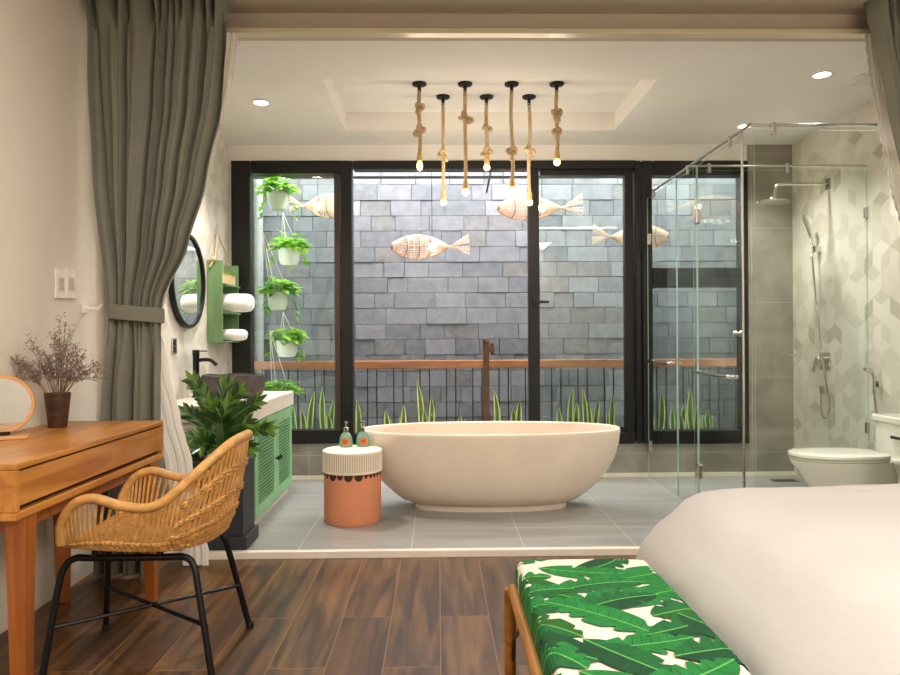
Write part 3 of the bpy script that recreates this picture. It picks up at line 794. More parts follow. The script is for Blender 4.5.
# green wall shelf with towels
sy0, sy1 = 5.15, 5.58; sx0, sx1 = XLB + .004, XLB + .112; sz0, sz1 = at(215, 343, 5.15).z, at(215, 260, 5.15).z
gs = thing('wall_shelf', 'green wooden hanging wall shelf with rope beside the window', 'shelf', (XLB, 5.36, sz0))
MB().box((sx0, sy0, sz0), (sx1, sy0 + .02, sz1)).build('side_panel', 'green_wood', gs, smooth=False, bevel=.003)
MB().box((sx0, sy1 - .02, sz0), (sx1, sy1, sz1)).build('side_panel', 'green_wood', gs, smooth=False, bevel=.003)
MB().box((sx0, sy0 + .02, sz0), (sx0 + .01, sy1 - .02, sz1 - .12)).build('back_panel', 'green_wood', gs, smooth=False)
shz = [at(232, y, 5.36).z for y in (285, 312.5, 341)]
for z_ in shz:
    MB().box((sx0, sy0 + .02, z_ - .012), (sx1 + .02, sy1 - .02, z_)).build('shelf_board', 'green_wood', gs, smooth=False, bevel=.002)
hk = V((XLB + .03, 5.33, at(220, 235, 5.33).z)); rp = MB()
for yy in (sy0 + .01, sy1 - .01):
    rp.tube([(sx0 + .05, yy, sz1 - .02), (sx0 + .05, yy + (.012 if yy < 5.3 else -.012), sz1 + .02), tuple(hk)], .006, 8)
rp.ball((sx0 + .05, sy0 - .004, sz1 + .005), .022, 10); rp.tube([(sx0 + .05, sy0 - .004, sz1), (sx0 + .03, sy0 - .02, sz1 - .05)], .008, 6)
rp.tube([(XLB, 5.33, hk.z), (XLB + .04, 5.33, hk.z + .004)], .005, 8)
partlabel(rp.build('hanging_rope', 'rope', gs), 'knotted jute hanging rope')
def towel(zc, rad, lab, xe_):
    mb = MB(); n_ = 28; xa_, yc_ = sx0 + .014, 5.35
    rings = []
    for x_, k_ in ((xa_, .7), (xa_ + .01, .93), (xa_ + .03, 1), ((xa_ + xe_) / 2, 1.03), (xe_ - .04, 1), (xe_ - .015, .9), (xe_ - .003, .72)):
        rings.append([(x_, yc_ + rad * k_ * 1.35 * math.cos(a) * (1 + .03 * math.sin(3 * a)), zc + rad * k_ * math.sin(a)) for a in [2 * PI * i / n_ for i in range(n_)]])
    mb.rings(rings)
    sp = [(xe_ - .002, yc_ + rad * (.7 - .05 * t) * math.cos(t) * 1.3, zc + rad * (.7 - .05 * t) * math.sin(t)) for t in [i * .4 for i in range(30)] if .7 - .05 * t > .05]
    mb.tube(sp, .004, 5)
    return tag(mb.build('rolled_towel', 'towel'), lab, 'towel', 'rolled white towels on the green shelf')
towel(shz[1] + .07, .068, 'thick rolled white towel on the middle green shelf board', at(253, 300, 5.35).x)
towel(shz[2] + .045, .043, 'thinner rolled white towel on the bottom green shelf board', at(246.5, 334, 5.35).x)
cr = thing('shelf_planter', 'small pale wooden box of green leaves on top green shelf board', 'planter', (sx0 + .06, 5.4, shz[0]))
mb = MB(); mb.box((sx0 + .015, sy0 + .04, shz[0]), (sx0 + .10, sy1 - .06, shz[0] + .004))
for i in range(5):
    y_ = sy0 + .04 + i * .066; mb.box((sx0 + .092, y_, shz[0]), (sx0 + .10, y_ + .06, shz[0] + .075)); mb.box((sx0 + .015, y_, shz[0]), (sx0 + .023, y_ + .06, shz[0] + .075))
mb.box((sx0 + .023, sy0 + .04, shz[0]), (sx0 + .092, sy0 + .048, shz[0] + .075)).box((sx0 + .023, sy1 - .075, shz[0]), (sx0 + .092, sy1 - .067, shz[0] + .075))
mb.build('box', 'crate', cr, smooth=False)
lm = MB(); rr = random.Random(9)
for i in range(70):
    a = rr.uniform(0, 2 * PI)
    lm.leaf((sx0 + rr.uniform(.03, .09), rr.uniform(sy0 + .06, sy1 - .09), shz[0] + rr.uniform(.065, .095)), (math.cos(a), math.sin(a), rr.uniform(.2, 1)), (0, 0, 1), rr.uniform(.03, .045), .022, rr.choice((0, 1)), .3)
lm.build('foliage', ['pothos', 'pothos_d'], cr)

# outlet on the left bathroom wall
oc = atx(173, 346, XLB)
op = thing('wall_outlet', 'small outlet plate on the left bathroom wall below the mirror', 'outlet', tuple(oc))
MB().box((XLB + .002, oc.y - .035, oc.z - .05), (XLB + .012, oc.y + .035, oc.z + .05)).build('plate', 'steel', op, smooth=False, bevel=.003)
MB().box((XLB + .012, oc.y - .02, oc.z + .006), (XLB + .015, oc.y + .02, oc.z + .036)).box((XLB + .012, oc.y - .02, oc.z - .036), (XLB + .015, oc.y + .02, oc.z - .006)).build('socket_insert', 'matte_black', op, smooth=False)

# ------------------------------------------------------------------ shower enclosure
GX = 1.675
se = thing('shower_enclosure', 'frameless glass enclosure around shower and toilet with steel rails', 'shower enclosure', (GX, 4.7, ZF))
zr_ = at(755, 124, 3.78).z
gt = zr_ - .03                                     # top of the glass
YF, YM = 3.80, 4.70
def gpane(name, a, b, axis, parent=se):
    mb = MB(); x0, y0, z0_ = a; x1, y1, z1_ = b
    mb.box(a, b, 1)
    o0 = len(mb.m) - 6                             # faces: bottom, top, y-, x+, y+, x-
    big = (3, 5) if axis == 'x' else (2, 4)
    for k in big: mb.m[o0 + k] = 0
    return mb.build(name, ['shower_glass', 'glass_edge'], parent, smooth=False)
zfl = ZF + .008
d1 = gpane('shower_door', (GX - .003, 4.98, zfl), (GX + .003, YW - .035, gt), 'x')
d2 = gpane('toilet_door', (GX - .003, 3.905, zfl), (GX + .003, 4.57, gt), 'x')
gpane('side_panel', (GX - .003, 4.585, zfl), (GX + .003, 4.965, gt), 'x')
gpane('partition_panel', (GX + .02, YM - .003, zfl), (XRB - .004, YM + .003, gt), 'y')
gpane('front_panel', (GX + .025, YF - .003, zfl), (XRB - .004, YF + .003, gt), 'y')
def rail(name, a, b):
    return MB().tube([a, b], .0085, 12).build(name, 'steel', se)
rail('side_rail', (GX, YF - .02, zr_), (GX, YW - .03, zr_)); rail('front_rail', (GX - .015, YF, zr_), (XRB - .002, YF, zr_)); rail('partition_rail', (GX, YM, zr_ - .002), (XRB - .002, YM, zr_ - .002))
def clipper(x, y, ax):
    mb = MB()
    s_ = (.014, .009) if ax == 'y' else (.009, .014)
    mb.box((x - s_[1] - .004, y - s_[0], zr_ - .05), (x + s_[1] + .001, y + s_[0] * .7, zr_ + .014)) if ax == 'y' else mb.box((x - .011, y - .010, zr_ - .05), (x + .011, y + .010, zr_ + .014))
    mb.build('rail_clip', 'steel', se, smooth=False, bevel=.004)
for px in (773.5, 900): clipper(at(px, 126, YF).x, YF, 'y')
for px in (709, 787): clipper(at(px, 170, YM).x, YM, 'y')
for yy in (4.05, 4.75, 5.5): clipper(GX, yy, 'x')
def hinge(par, y, z):
    MB().box((GX - .014, y - .035, z - .045), (GX + .014, y + .035, z + .045)).build('hinge', 'steel', par, smooth=False, bevel=.004)
for z_ in (.28, 1.92):
    hinge(d1, YW - .05, z_); hinge(d2, 4.577, z_)
def bar_handle(par, y0, y1, z):
    mb = MB()
    pts = [(GX - .006, y0, z), (GX - .05, y0 + .01, z), (GX - .055, (y0 + y1) / 2, z), (GX - .05, y1 - .01, z), (GX - .006, y1, z)]
    mb.tube(catmull(pts, 6), .011, 10); par_o = mb.build('handle', 'chrome', par)
bar_handle(d1, 5.02, 5.60, .96); bar_handle(d2, 3.96, 4.5, .92)
for z_ in (.97,):
    kb = MB().lathe([(.012, -.03), (.017, -.026), (.017, -.008), (.008, -.004), (.008, .004), (.017, .008), (.017, .026), (.012, .03)], (GX, 3.965, 1.16), 16, axis=AX)
    kb.build('knob', 'chrome', d2)
# steel corner post and wall channels
MB().box((GX - .006, 3.885, ZF), (GX + .006, 3.901, zr_ - .01)).build('corner_post', 'steel', se, smooth=False, bevel=.003)
MB().box((XRB - .02, YM - .012, 1.93), (XRB - .001, YM + .012, 2.0)).box((XRB - .02, YM - .012, .5), (XRB - .001, YM + .012, .57)).build('wall_bracket', 'steel', se, smooth=False, bevel=.002)

# ------------------------------------------------------------------ shower fittings
def wallp(px, py): return atx(px, py, XRB)
a = wallp(829, 184)
ra = thing('rain_shower', 'chrome overhead rain shower on bent wall arm', 'shower', tuple(a))
xe = at(775, 186, a.y).x; zd = at(771, 203, a.y).z; xh = at(757, 203, a.y).x
MB().box((XRB - .012, a.y - .03, a.z - .04), (XRB - .001, a.y + .03, a.z + .04)).build('wall_flange', 'steel', ra, smooth=False, bevel=.003)
MB().tube(catmull([(XRB - .01, a.y, a.z), (XRB - .2, a.y, a.z), (xe + .06, a.y, a.z), (xe + .012, a.y, a.z - .012), (xe, a.y, a.z - .05), (xe - .01, a.y, zd + .03)], 6), .012, 12).build('arm', 'chrome', ra)
MB().lathe([(.02, .035), (.03, .02), (.11, .012), (.112, 0), (.0, -.001)], (xe - .02, a.y, zd), 36, caps=False).build('shower_head', 'chrome', ra)
b = wallp(820, 249)
hs = thing('hand_shower', 'chrome hand shower with hose on the cube pattern wall', 'shower', tuple(b))
MB().box((XRB - .05, b.y - .025, b.z - .025), (XRB - .001, b.y + .025, b.z + .025)).build('bracket', 'chrome', hs, smooth=False, bevel=.004)
top = wallp(816, 216); hh_ = MB()
hh_.tube(catmull([(XRB - .06, b.y, b.z - .07), (XRB - .06, b.y, b.z + .03), (XRB - .07, b.y + .01, b.z + .12), (XRB - .11, b.y + .02, top.z + .0)], 5), [.009] * 9 + [.011, .013, .015, .017, .017, .014, .009][:7], 12)
hh_.build('handset', 'chrome', hs)
q1 = wallp(826, 330); q2 = wallp(832, 380); q3 = wallp(835, 405); q4 = wallp(832, 418); q5 = wallp(827, 413); q6 = wallp(826, 392)
MB().tube(catmull([(XRB - .06, b.y, b.z - .06), (XRB - .05, q1.y, q1.z), (XRB - .045, q2.y, q2.z), (XRB - .04, q3.y, q3.z), (XRB - .04, q4.y, q4.z), (XRB - .04, q5.y, q5.z), (XRB - .035, q6.y, q6.z)], 6), .007, 8).build('hose', 'chrome', hs)
MB().box((XRB - .035, q6.y - .03, q6.z - .01), (XRB - .001, q6.y + .03, q6.z + .045)).build('hose_outlet', 'chrome', hs, smooth=False, bevel=.004)
c_ = wallp(826, 362)
mx = thing('shower_mixer', 'square chrome shower mixer with lever on tiled wall', 'mixer', tuple(c_))
MB().box((XRB - .014, c_.y - .07, c_.z - .06), (XRB - .001, c_.y + .07, c_.z + .07)).build('mixer_plate', 'chrome', mx, smooth=False, bevel=.004)
MB().lathe([(.03, 0), (.03, -.05), (.024, -.055)], (XRB - .014, c_.y, c_.z + .01), 20, axis=AX).build('mixer_body', 'chrome', mx)
MB().obox((XRB - .06, c_.y + .04, c_.z - .02), (.016, .022, .12), Matrix.Rotation(.45, 3, 'X')).build('lever', 'chrome', mx, smooth=False, bevel=.003)
hkp = at(797, 355, YW)
hk_ = MB(); hk_.lathe([(.022, 0), (.022, .01), (.009, .014), (.009, .05), (.016, .055), (.016, .065)], (hkp.x, YW - .001, hkp.z), 18, axis=Matrix.Rotation(PI / 2, 3, 'X'))
hk_.tube([(hkp.x - .10, YW - .045, hkp.z), (hkp.x, YW - .045, hkp.z)], .006, 8)
tag(hk_.build('towel_hook', 'chrome'), 'small chrome towel hook on the grey shower wall', 'hook')
dr = atz(785, 481, ZF)
dr_ = MB().box((dr.x - .1, dr.y - .05, ZF + .0005), (dr.x + .1, dr.y + .05, ZF + .005))
for i in range(9): dr_.box((dr.x - .088 + i * .02, dr.y - .04, ZF + .005), (dr.x - .08 + i * .02, dr.y + .04, ZF + .0062), 1)
tag(dr_.build('floor_drain', ['steel', 'matte_black'], smooth=False), 'rectangular steel floor drain in the shower corner', 'drain')
# bidet spray
e = wallp(881, 378)
bd = thing('bidet_spray', 'chrome bidet spray with hose on wall above the toilet tank', 'spray', tuple(e))
MB().box((XRB - .03, e.y - .02, e.z - .06), (XRB - .001, e.y + .02, e.z - .02)).build('holder', 'chrome', bd, smooth=False, bevel=.003)
MB().tube(catmull([(XRB - .045, e.y, e.z - .1), (XRB - .045, e.y, e.z), (XRB - .06, e.y + .01, e.z + .045), (XRB - .1, e.y + .015, e.z + .06)], 5), [.009] * 8 + [.011, .013, .014, .015, .016, .016, .014, .01][:8], 10).build('spray_head', 'chrome', bd)
MB().tube(catmull([(XRB - .045, e.y, e.z - .09), (XRB - .04, e.y - .02, e.z - .22), (XRB - .04, e.y - .04, e.z - .38), (XRB - .03, e.y - .05, e.z - .5), (XRB - .002, e.y - .05, e.z - .52)], 5), .007, 8).build('hose', 'chrome', bd)

# ------------------------------------------------------------------ toilet
TY = 4.22; tx0 = at(792, 458, TY).x
to = thing('toilet', 'white two piece toilet with closed lid behind the bed', 'toilet', (tx0 + .35, TY, ZF))
def teg(x0, x1, w, z, n=48, sq=2.3):
    cx_, a_ = (x0 + x1) / 2, (x1 - x0) / 2; R_ = []
    for k in range(n):
        t = 2 * PI * k / n; c0, s0 = math.cos(t), math.sin(t)
        p_ = sq if c0 < 0 else 3.2
        R_.append((cx_ + a_ * math.copysign(abs(c0) ** (2 / p_), c0), TY + w * math.copysign(abs(s0) ** (2 / p_), s0), z))
    return R_
x1 = at(882, 460, TY).x
mb = MB(); mb.rings([teg(tx0 + .15, x1 + .1, .12, ZF), teg(tx0 + .15, x1 + .1, .122, ZF + .03), teg(tx0 + .14, x1 + .09, .118, .16), teg(tx0 + .10, x1 + .06, .135, .26), teg(tx0 + .04, x1 + .04, .168, .35), teg(tx0 + .005, x1 + .02, .183, .395), teg(tx0 + .005, x1 + .02, .184, .415)])
mb.build('bowl', 'ceramic', to)
mb = MB(); mb.rings([teg(tx0, x1, .186, .418), teg(tx0 - .004, x1, .19, .424), teg(tx0 - .004, x1, .19, .430)]); mb.build('seat', 'ceramic', to)
mb = MB(); mb.rings([teg(tx0 - .002, x1, .188, .433), teg(tx0 - .006, x1, .192, .438), teg(tx0 - .002, x1, .189, .452), teg(tx0 + .02, x1 - .02, .172, .458), teg(tx0 + .1, x1 - .1, .1, .461)]); mb.build('lid', 'ceramic', to)
txa = at(871, 430, 4.42).x
MB().box((txa + .01, TY - .19, .405), (XRB - .02, TY + .19, .616)).build('tank', 'ceramic', to, bevel=.025, segs=4)
MB().box((txa, TY - .2, .616), (XRB - .015, TY + .2, .66)).build('tank_lid', 'ceramic', to, bevel=.01, segs=3)
MB().box((txa - .08, TY - .1, .30), (XRB - .06, TY + .1, .42)).build('neck', 'ceramic', to, bevel=.03, segs=4)
lv = at(897, 437, 4.2); mb = MB(); mb.box((txa - .008, 4.10, lv.z - .012), (txa + .012, 4.22, lv.z + .008)); partlabel(mb.build('flush_lever', 'chrome', to, smooth=False, bevel=.003), 'chrome flush lever')

# ------------------------------------------------------------------ pendants and downlights
def rope_strands(mb, pts, r, twist=95):
    P = [V(p) for p in pts]; dist = 0; off = []
    for i, p_ in enumerate(P):
        if i: dist += (p_ - P[i - 1]).length
        off.append(dist)
    for s_ in range(3):
        q = []
        for p_, d_ in zip(P, off):
            a = d_ * twist + s_ * 2 * PI / 3; q.append(p_ + V((math.cos(a), math.sin(a), 0)) * r * .5)
        mb.tube(q, r * .62, 6)
pend = [(419.3, 84, 168, [(108, .8), (130, 1)], 'leftmost rope pendant with two knots and tube shaped glow'),
        (443, 97, 206, [(155, 1)], 'second rope pendant from left, hanging long with one low knot'),
        (465, 84, 196, [(118, 1.1)], 'third rope pendant from left with one open loop knot high up'),
        (486.5, 97, 171, [(128, .75), (152, 1)], 'middle short rope pendant with two knots above its bulb'),
        (511.6, 84, 194, [(153, 1.05)], 'third rope pendant from right with one thick low knot'),
        (529, 97, 206, [(150, .95)], 'second rope pendant from right, longest beside the window leaf'),
        (556.6, 84, 166, [(115, 1.05), (133, .85)], 'rightmost short rope pendant with two knots')]
rnd = random.Random(21)
for px, cy, by, knots, lab in pend:
    Yp = 4.70 if cy < 90 else 4.95
    c = at(px, cy, Yp); x = c.x; zc = zr
    th = thing('rope_pendant', lab, 'pendant lamp', (x, Yp, zc), 'rope pendant lamps above the bathtub')
    MB().lathe([(.0475, -.001), (.0475, -.011), (.044, -.015), (.012, -.02), (.011, -.065), (.0, -.066)], (x, Yp, zc), 28, caps=False).build('canopy', 'matte_black', th)
    zb_ = at(px, by, Yp).z; zs = zb_ + .058; wob = rnd.uniform(-.006, .006)
    pts = [(x + wob * math.sin(PI * t * 2), Yp, zc - .05 + (zs + .02 - zc + .05) * t) for t in [i / 48 for i in range(49)]]
    rb = MB(); rope_strands(rb, pts, .0125); rb.build('rope', 'rope', th)
    for ky, ks in knots:
        zk = at(px, ky, Yp).z; kb = MB(); ph = rnd.uniform(0, 6)
        R1 = .0195 * ks
        K = [(x + R1 * 1.25 * (math.sin(t) + 1.45 * math.sin(2 * t)) * .52, Yp + R1 * .8 * math.sin(3 * t + ph * .2) * .8, zk + R1 * 1.55 * (math.cos(t) - 1.45 * math.cos(2 * t)) * .6) for t in [2 * PI * i / 60 for i in range(60)]]
        kr = Matrix.Rotation(rnd.uniform(-1.2, 1.2), 3, 'Y') @ Matrix.Rotation(rnd.uniform(-.8, .8), 3, 'Z'); kc = V((x, Yp, zk))
        K = [kc + kr @ (V(q_) - kc) for q_ in K]
        kb.tube(K, .0125, 8, closed=True); kb.build('knot', 'rope', th)
    MB().lathe([(.012, .045), (.017, .03), (.019, .0), (.018, -.012), (.0, -.0125)], (x, Yp, zs), 18, caps=False).build('socket', 'socket', th)
    el = 1.5 if px < 430 else 1.0
    bb = MB().ball((x, Yp, zs - .012 - .022 * el), .0225, 14, sz=el, sx=1.0 / el ** .3, sy=1.0 / el ** .3); partlabel(bb.build('bulb', 'bulb', th), 'glowing warm bulb')
    ld = bpy.data.lights.new('bulb_light', 'POINT'); ld.energy = 2.0; ld.color = (1, .88, .72); ld.shadow_soft_size = .02
    lo = bpy.data.objects.new('bulb_light', ld); C.objects.link(lo); lo.location = (0, 0, zb_ - .035 - zc); lo.parent = th

def downlight(px, py, lab, power):
    p_ = atz(px, py, ZCB)
    th = thing('ceiling_downlight', lab, 'downlight', (p_.x, p_.y, ZCB), 'recessed bathroom downlights')
    MB().lathe([(.047, -.001), (.058, -.001), (.058, -.006), (.047, -.008)], (p_.x, p_.y, ZCB), 32, caps=False).build('trim_ring', 'ceiling', th)
    MB().lathe([(.0, -.003), (.0475, -.003)], (p_.x, p_.y, ZCB), 32, caps=False).build('lens', 'downlight', th)
    ld = bpy.data.lights.new('downlight_beam', 'SPOT'); ld.energy = power; ld.color = (1, .95, .89); ld.spot_size = math.radians(120); ld.spot_blend = .8; ld.shadow_soft_size = .05
    lo = bpy.data.objects.new('downlight_beam', ld); C.objects.link(lo); lo.location = (0, 0, -.03); lo.parent = th
downlight(261, 102, 'round downlight above the vanity side of bathroom', 80)
downlight(822, 74, 'round downlight above the toilet', 50)
downlight(745, 125.5, 'round downlight above the glass corner', 55)
vp = atz(856, 79, ZCB)
vt = MB().box((vp.x - .02, vp.y - .1, ZCB - .012), (vp.x + .2, vp.y + .1, ZCB - .001))
for i in range(5): vt.box((vp.x + .0, vp.y - .08 + i * .035, ZCB - .016), (vp.x + .18, vp.y - .062 + i * .035, ZCB - .012))
tag(vt.build('ceiling_vent', 'ceiling', smooth=False), 'square white ceiling vent beside the right curtain', 'vent')

# ------------------------------------------------------------------ desk and what stands on it
DZ = .781; DX0, DX1, DY0, DY1 = XL + .01, -1.236, 2.11, 3.235; DH = .168
dk = thing('writing_desk', 'slim orange oak writing desk against the cream wall', 'desk', ((DX0 + DX1) / 2, (DY0 + DY1) / 2, 0))
MB().box((DX0, DY0, DZ - .02), (DX1, DY1, DZ)).build('desktop', 'oak', dk, smooth=False, bevel=.004)
mb = MB(); mb.box((DX0, DY0, DZ - DH), (DX1, DY1, DZ - DH + .024)).box((DX0, DY0, DZ - DH + .024), (DX1, DY0 + .02, DZ - .02)).box((DX0, DY1 - .02, DZ - DH + .024), (DX1, DY1, DZ - .02)).box((DX0, DY0 + .02, DZ - DH + .024), (DX0 + .015, DY1 - .02, DZ - .02))
mb.build('carcass', 'oak', dk, smooth=False, bevel=.003)
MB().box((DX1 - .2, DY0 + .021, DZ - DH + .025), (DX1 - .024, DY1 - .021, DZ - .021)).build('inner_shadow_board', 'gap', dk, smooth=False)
dwr = MB().box((DX1 - .02, DY0 + .024, DZ - DH + .040), (DX1 - .003, DY1 - .024, DZ - .026)).build('drawer', 'oak', dk, smooth=False, bevel=.002)
MB().box((DX0 + .04, DY0 + .08, DZ - DH - .055), (DX1 - .05, DY1 - .08, DZ - DH)).build('apron', 'oak_leg', dk, smooth=False, bevel=.003)
for lx, ly, sx, sy in ((DX1 - .036, DY0 + .085, .012, -.02), (DX1 - .035, DY1 - .1, .012, .02), (DX0 + .06, DY0 + .08, -.005, -.02), (DX0 + .06, DY1 - .1, -.005, .02)):
    MB().frustum((lx + sx, ly + sy, 0), (.021, .021), (lx, ly, DZ - DH), (.032, .032)).build('leg', 'oak_leg', dk, smooth=False, bevel=.004)
# vase and dried flowers
vc = atz(57, 425, DZ); vc.x = -1.585; vc = V((vc.x, 3.0, DZ))
vs_ = MB().lathe([(.034, 0), (.036, .004), (.05, .138), (.051, .144), (.046, .144), (.034, .02), (.0, .018)], vc, 32, caps=False)
vs_.lathe([(.0, .0), (.034, 0)], vc, 32, caps=False)
tag(vs_.build('flower_vase', 'vase'), 'dark brown tapered vase standing on the desk', 'vase')
fb = thing('dried_flowers', 'bunch of dried mauve flowers in the dark vase', 'flowers', (vc.x, vc.y, DZ + .03))
stm = MB(); blm = MB(); rr = random.Random(33)
for i in range(46):
    tx = rr.gauss(0, .085); ty = rr.uniform(-.11, .09); hz = .36 - abs(tx) * .9 - rr.uniform(0, .13)
    if i < 3: tx, hz = (-.015, .0, .02)[i], (.40, .37, .34)[i]
    if 3 <= i < 8: tx, hz = -.16 - .012 * (i - 3), .235 - .02 * (i - 3)
    if 8 <= i < 12: tx, hz = .15 + .01 * (i - 8), .24 - .035 * (i - 8)
    tipx = vc.x + tx
    if tipx < XL + .02: ty = -.12; tipx = XL + .02 + rr.random() * .02
    b0 = V((vc.x + rr.uniform(-.02, .02), vc.y + rr.uniform(-.02, .02), DZ + .03)); m0 = V((vc.x + tx * .3, vc.y + ty * .3, DZ + .16)); m0.x = min(max(m0.x, vc.x - .04), vc.x + .04); m0.y = min(max(m0.y, vc.y - .04), vc.y + .04)
    tip = V((tipx, vc.y + ty, DZ + .144 + max(.05, hz - .09)))
    pts = catmull([b0, m0, (m0 + tip) / 2 + V((0, 0, .025)), tip], 5); stm.tube(pts, .0011, 4)
    for q in pts[7:]:
        for k in range(3):
            d_ = V((rr.uniform(-1, 1), rr.uniform(-1, 1), rr.uniform(.0, 1.2))).normalized(); L_ = rr.uniform(.008, .032); e_ = q + d_ * L_
            if e_.x < XL + .006: continue
            stm.tube([q, e_], .0006, 3, caps=False)
            for j in range(2):
                e2 = e_ + V((rr.uniform(-.006, .006), rr.uniform(-.006, .006), rr.uniform(-.004, .008)))
                blm.ball(e2, rr.uniform(.0011, .0026), 5, rr.choice((0, 0, 1)), sz=1.5)
stm.build('stems', 'flower_stem', fb); blm.build('blossoms', ['flower', 'flower_d'], fb)
# table mirror
mcn = V((-1.61, 2.66, DZ + .128)); ang = math.radians(27)
RT = Matrix.Rotation(ang, 3, 'Z') @ Matrix.Rotation(PI / 2 + .0, 3, 'X')
tm = thing('table_mirror', 'round wooden framed table mirror at the left end of desk', 'mirror', (mcn.x, mcn.y, DZ))
MB().lathe([(.094, -.008), (.106, -.008), (.108, 0), (.106, .008), (.094, .008)], mcn, 56, axis=RT, caps=False).build('frame', 'mirror_wood', tm)
MB().lathe([(.0, .004), (.095, .004)], mcn, 56, axis=RT, caps=False).build('mirror_glass', 'mirror', tm)
MB().lathe([(.0, -.005), (.095, -.005)], mcn, 56, axis=RT, caps=False).build('back_board', 'mirror_wood', tm)
MB().obox((mcn.x + .005, mcn.y - .005, DZ + .006), (.17, .10, .012), Matrix.Rotation(ang, 3, 'Z')).build('base', 'mirror_wood', tm, smooth=False, bevel=.004)
MB().obox((mcn.x, mcn.y + .004, DZ + .018), (.05, .026, .018), Matrix.Rotation(ang, 3, 'Z')).build('clamp', 'matte_black', tm, smooth=False, bevel=.002)
# switches
for px0, px1, lab in ((54, 63.5, 'left of two white wall switches above the desk'), (64.5, 74, 'right of two white wall switches, nearer the curtain')):
    a, b = atx(px0, 285, XL), atx(px1, 285, XL); zt_ = atx((px0 + px1) / 2, 269.5, XL).z; zb_ = atx((px0 + px1) / 2, 298.5, XL).z
    sw_ = thing('light_switch', lab, 'light switch', (XL, (a.y + b.y) / 2, zb_), 'wall switches above the desk')
    MB().box((XL + .001, a.y, zb_), (XL + .010, b.y, zt_)).build('plate', 'switch', sw_, smooth=False, bevel=.003)
    mb = MB(); yc = (a.y + b.y) / 2; w_ = (b.y - a.y) * .26; zc_ = (zt_ + zb_) / 2
    mb.box((XL + .010, yc - w_, zc_ - .028), (XL + .0135, yc + w_, zc_ - .002)).box((XL + .010, yc - w_, zc_ + .002), (XL + .0135, yc + w_, zc_ + .028))
    mb.build('rocker', 'switch_d', sw_, smooth=False, bevel=.0015)
hp = at(103, 309, 3.5)
hb_ = MB().box((XL + .001, 3.46, hp.z - .02), (XL + .012, 3.5, hp.z + .02)).tube([(XL + .01, 3.48, hp.z), (XL + .07, 3.48, hp.z), (XL + .085, 3.48, hp.z + .02)], .006, 8)
tag(hb_.build('curtain_hook', 'switch'), 'small pale tieback hook on the wall beside the curtain', 'hook')

# ------------------------------------------------------------------ curtains
def drape(name, mats, parent, Yc, zs, left, right, folds, amp, seed, nx=220, nz=70, scallop=0, thick=.003, low=None):
    rr = random.Random(seed); ph = [rr.uniform(-.5, .5) for _ in range(folds + 3)]; am = [rr.uniform(.5, 1.4) for _ in range(folds + 3)]
    mb = MB(); z0_, z1_ = zs
    def y_at(s, z):
        t = (z0_ - z) / (z0_ - z1_)
        u = folds * (s + .045 * math.sin(2 * PI * 1.3 * s + ph[0] * 6) + .028 * math.sin(2 * PI * 3.1 * s + ph[1] * 6)) + .22 * math.sin(2.5 * t + 9 * s + ph[2] * 4)
        u = max(0, min(folds + .9, u + .4)); i = int(u); f_ = u - i; f_ = f_ * f_ * (3 - 2 * f_)
        a_ = am[i] * (1 - f_) + am[i + 1] * f_
        w = 1 - 2 * abs(math.cos(PI * u)) ** .55
        w += .22 * math.sin(5.3 * PI * u + 5 * t + ph[3] * 9)
        k = max(0, min(1, (z - 2.60) / .16))                       # pinch pleats under the heading
        w = w * (1 - k) + k * (1 - 2 * abs(math.sin(1.5 * PI * u)) ** .7)
        k = max(0, min(1, (low - z) / .25)) if low else 0             # few broad folds below the tieback
        w = w * (1 - k) + k * (1 - 2 * abs(math.cos(3 * PI * s + .5)) ** .5 + .15 * math.sin(11 * s + 3 * t))
        return w * a_ * interp(amp, z)
    for face in (0, 1):
        o = len(mb.v)
        for j in range(nz + 1):
            z = z0_ + (z1_ - z0_) * j / nz; xa, xb = interp(left, z), interp(right, z)
            for i in range(nx + 1):
                s = i / nx; x = xa + (xb - xa) * s
                if scallop and scallop > 0 and i == nx: x += scallop * abs(math.sin(z * 55))
                if scallop and scallop < 0 and i == 0: x += scallop * abs(math.sin(z * 55))
                mb.v.append((x, Yc + y_at(s, z) + face * thick, z))
        for j in range(nz):
            for i in range(nx):
                q = o + j * (nx + 1) + i; mb.f.append((q, q + 1, q + nx + 2, q + nx + 1)); mb.m.append(0)
    return mb.build(name, mats, parent)

def zy(py, Y): return at(450, py, Y).z
def xk(pairs, Y): return sorted([(at(px, py, Y).z, at(px, py, Y).x) for px, py in pairs])
Yc = 3.48
cl = thing('curtain', 'grey green pleated curtain tied back beside the desk', 'curtain', (-1.5, Yc, .012))
Lk = xk([(90, -8), (91, 60), (97, 180), (110, 300), (110.5, 318), (104, 400), (100, 480), (97, 565)], Yc)
Rk = xk([(229, -8), (226, 40), (221, 100), (204, 180), (186, 245), (162, 300), (161, 318), (164, 360), (164, 420), (160, 480), (150, 565)], Yc)
Lk = [(z, max(x, XL + .012)) for z, x in Lk]
zt_ = zy(312, Yc)
drape('drape', 'curtain', cl, Yc, (2.807, .012), Lk, Rk, 8, [(0, .05), (zt_ - .35, .045), (zt_, .024), (zt_ + .3, .04), (2.3, .045), (2.62, .035), (2.72, .045), (2.8, .055)], 5, low=zt_ + .02)
tbm = MB(); xa, xb = interp(Lk, zt_), interp(Rk, zt_); cxx, aa = (xa + xb) / 2, (xb - xa) / 2 + .008
n = 60
def tring(off, dz): return [(cxx + (aa + off) * math.cos(2 * PI * k / n), Yc + (.052 + off) * math.copysign(abs(math.sin(2 * PI * k / n)) ** .6, math.sin(2 * PI * k / n)), zt_ + dz - .012 * math.cos(2 * PI * k / n)) for k in range(n)]
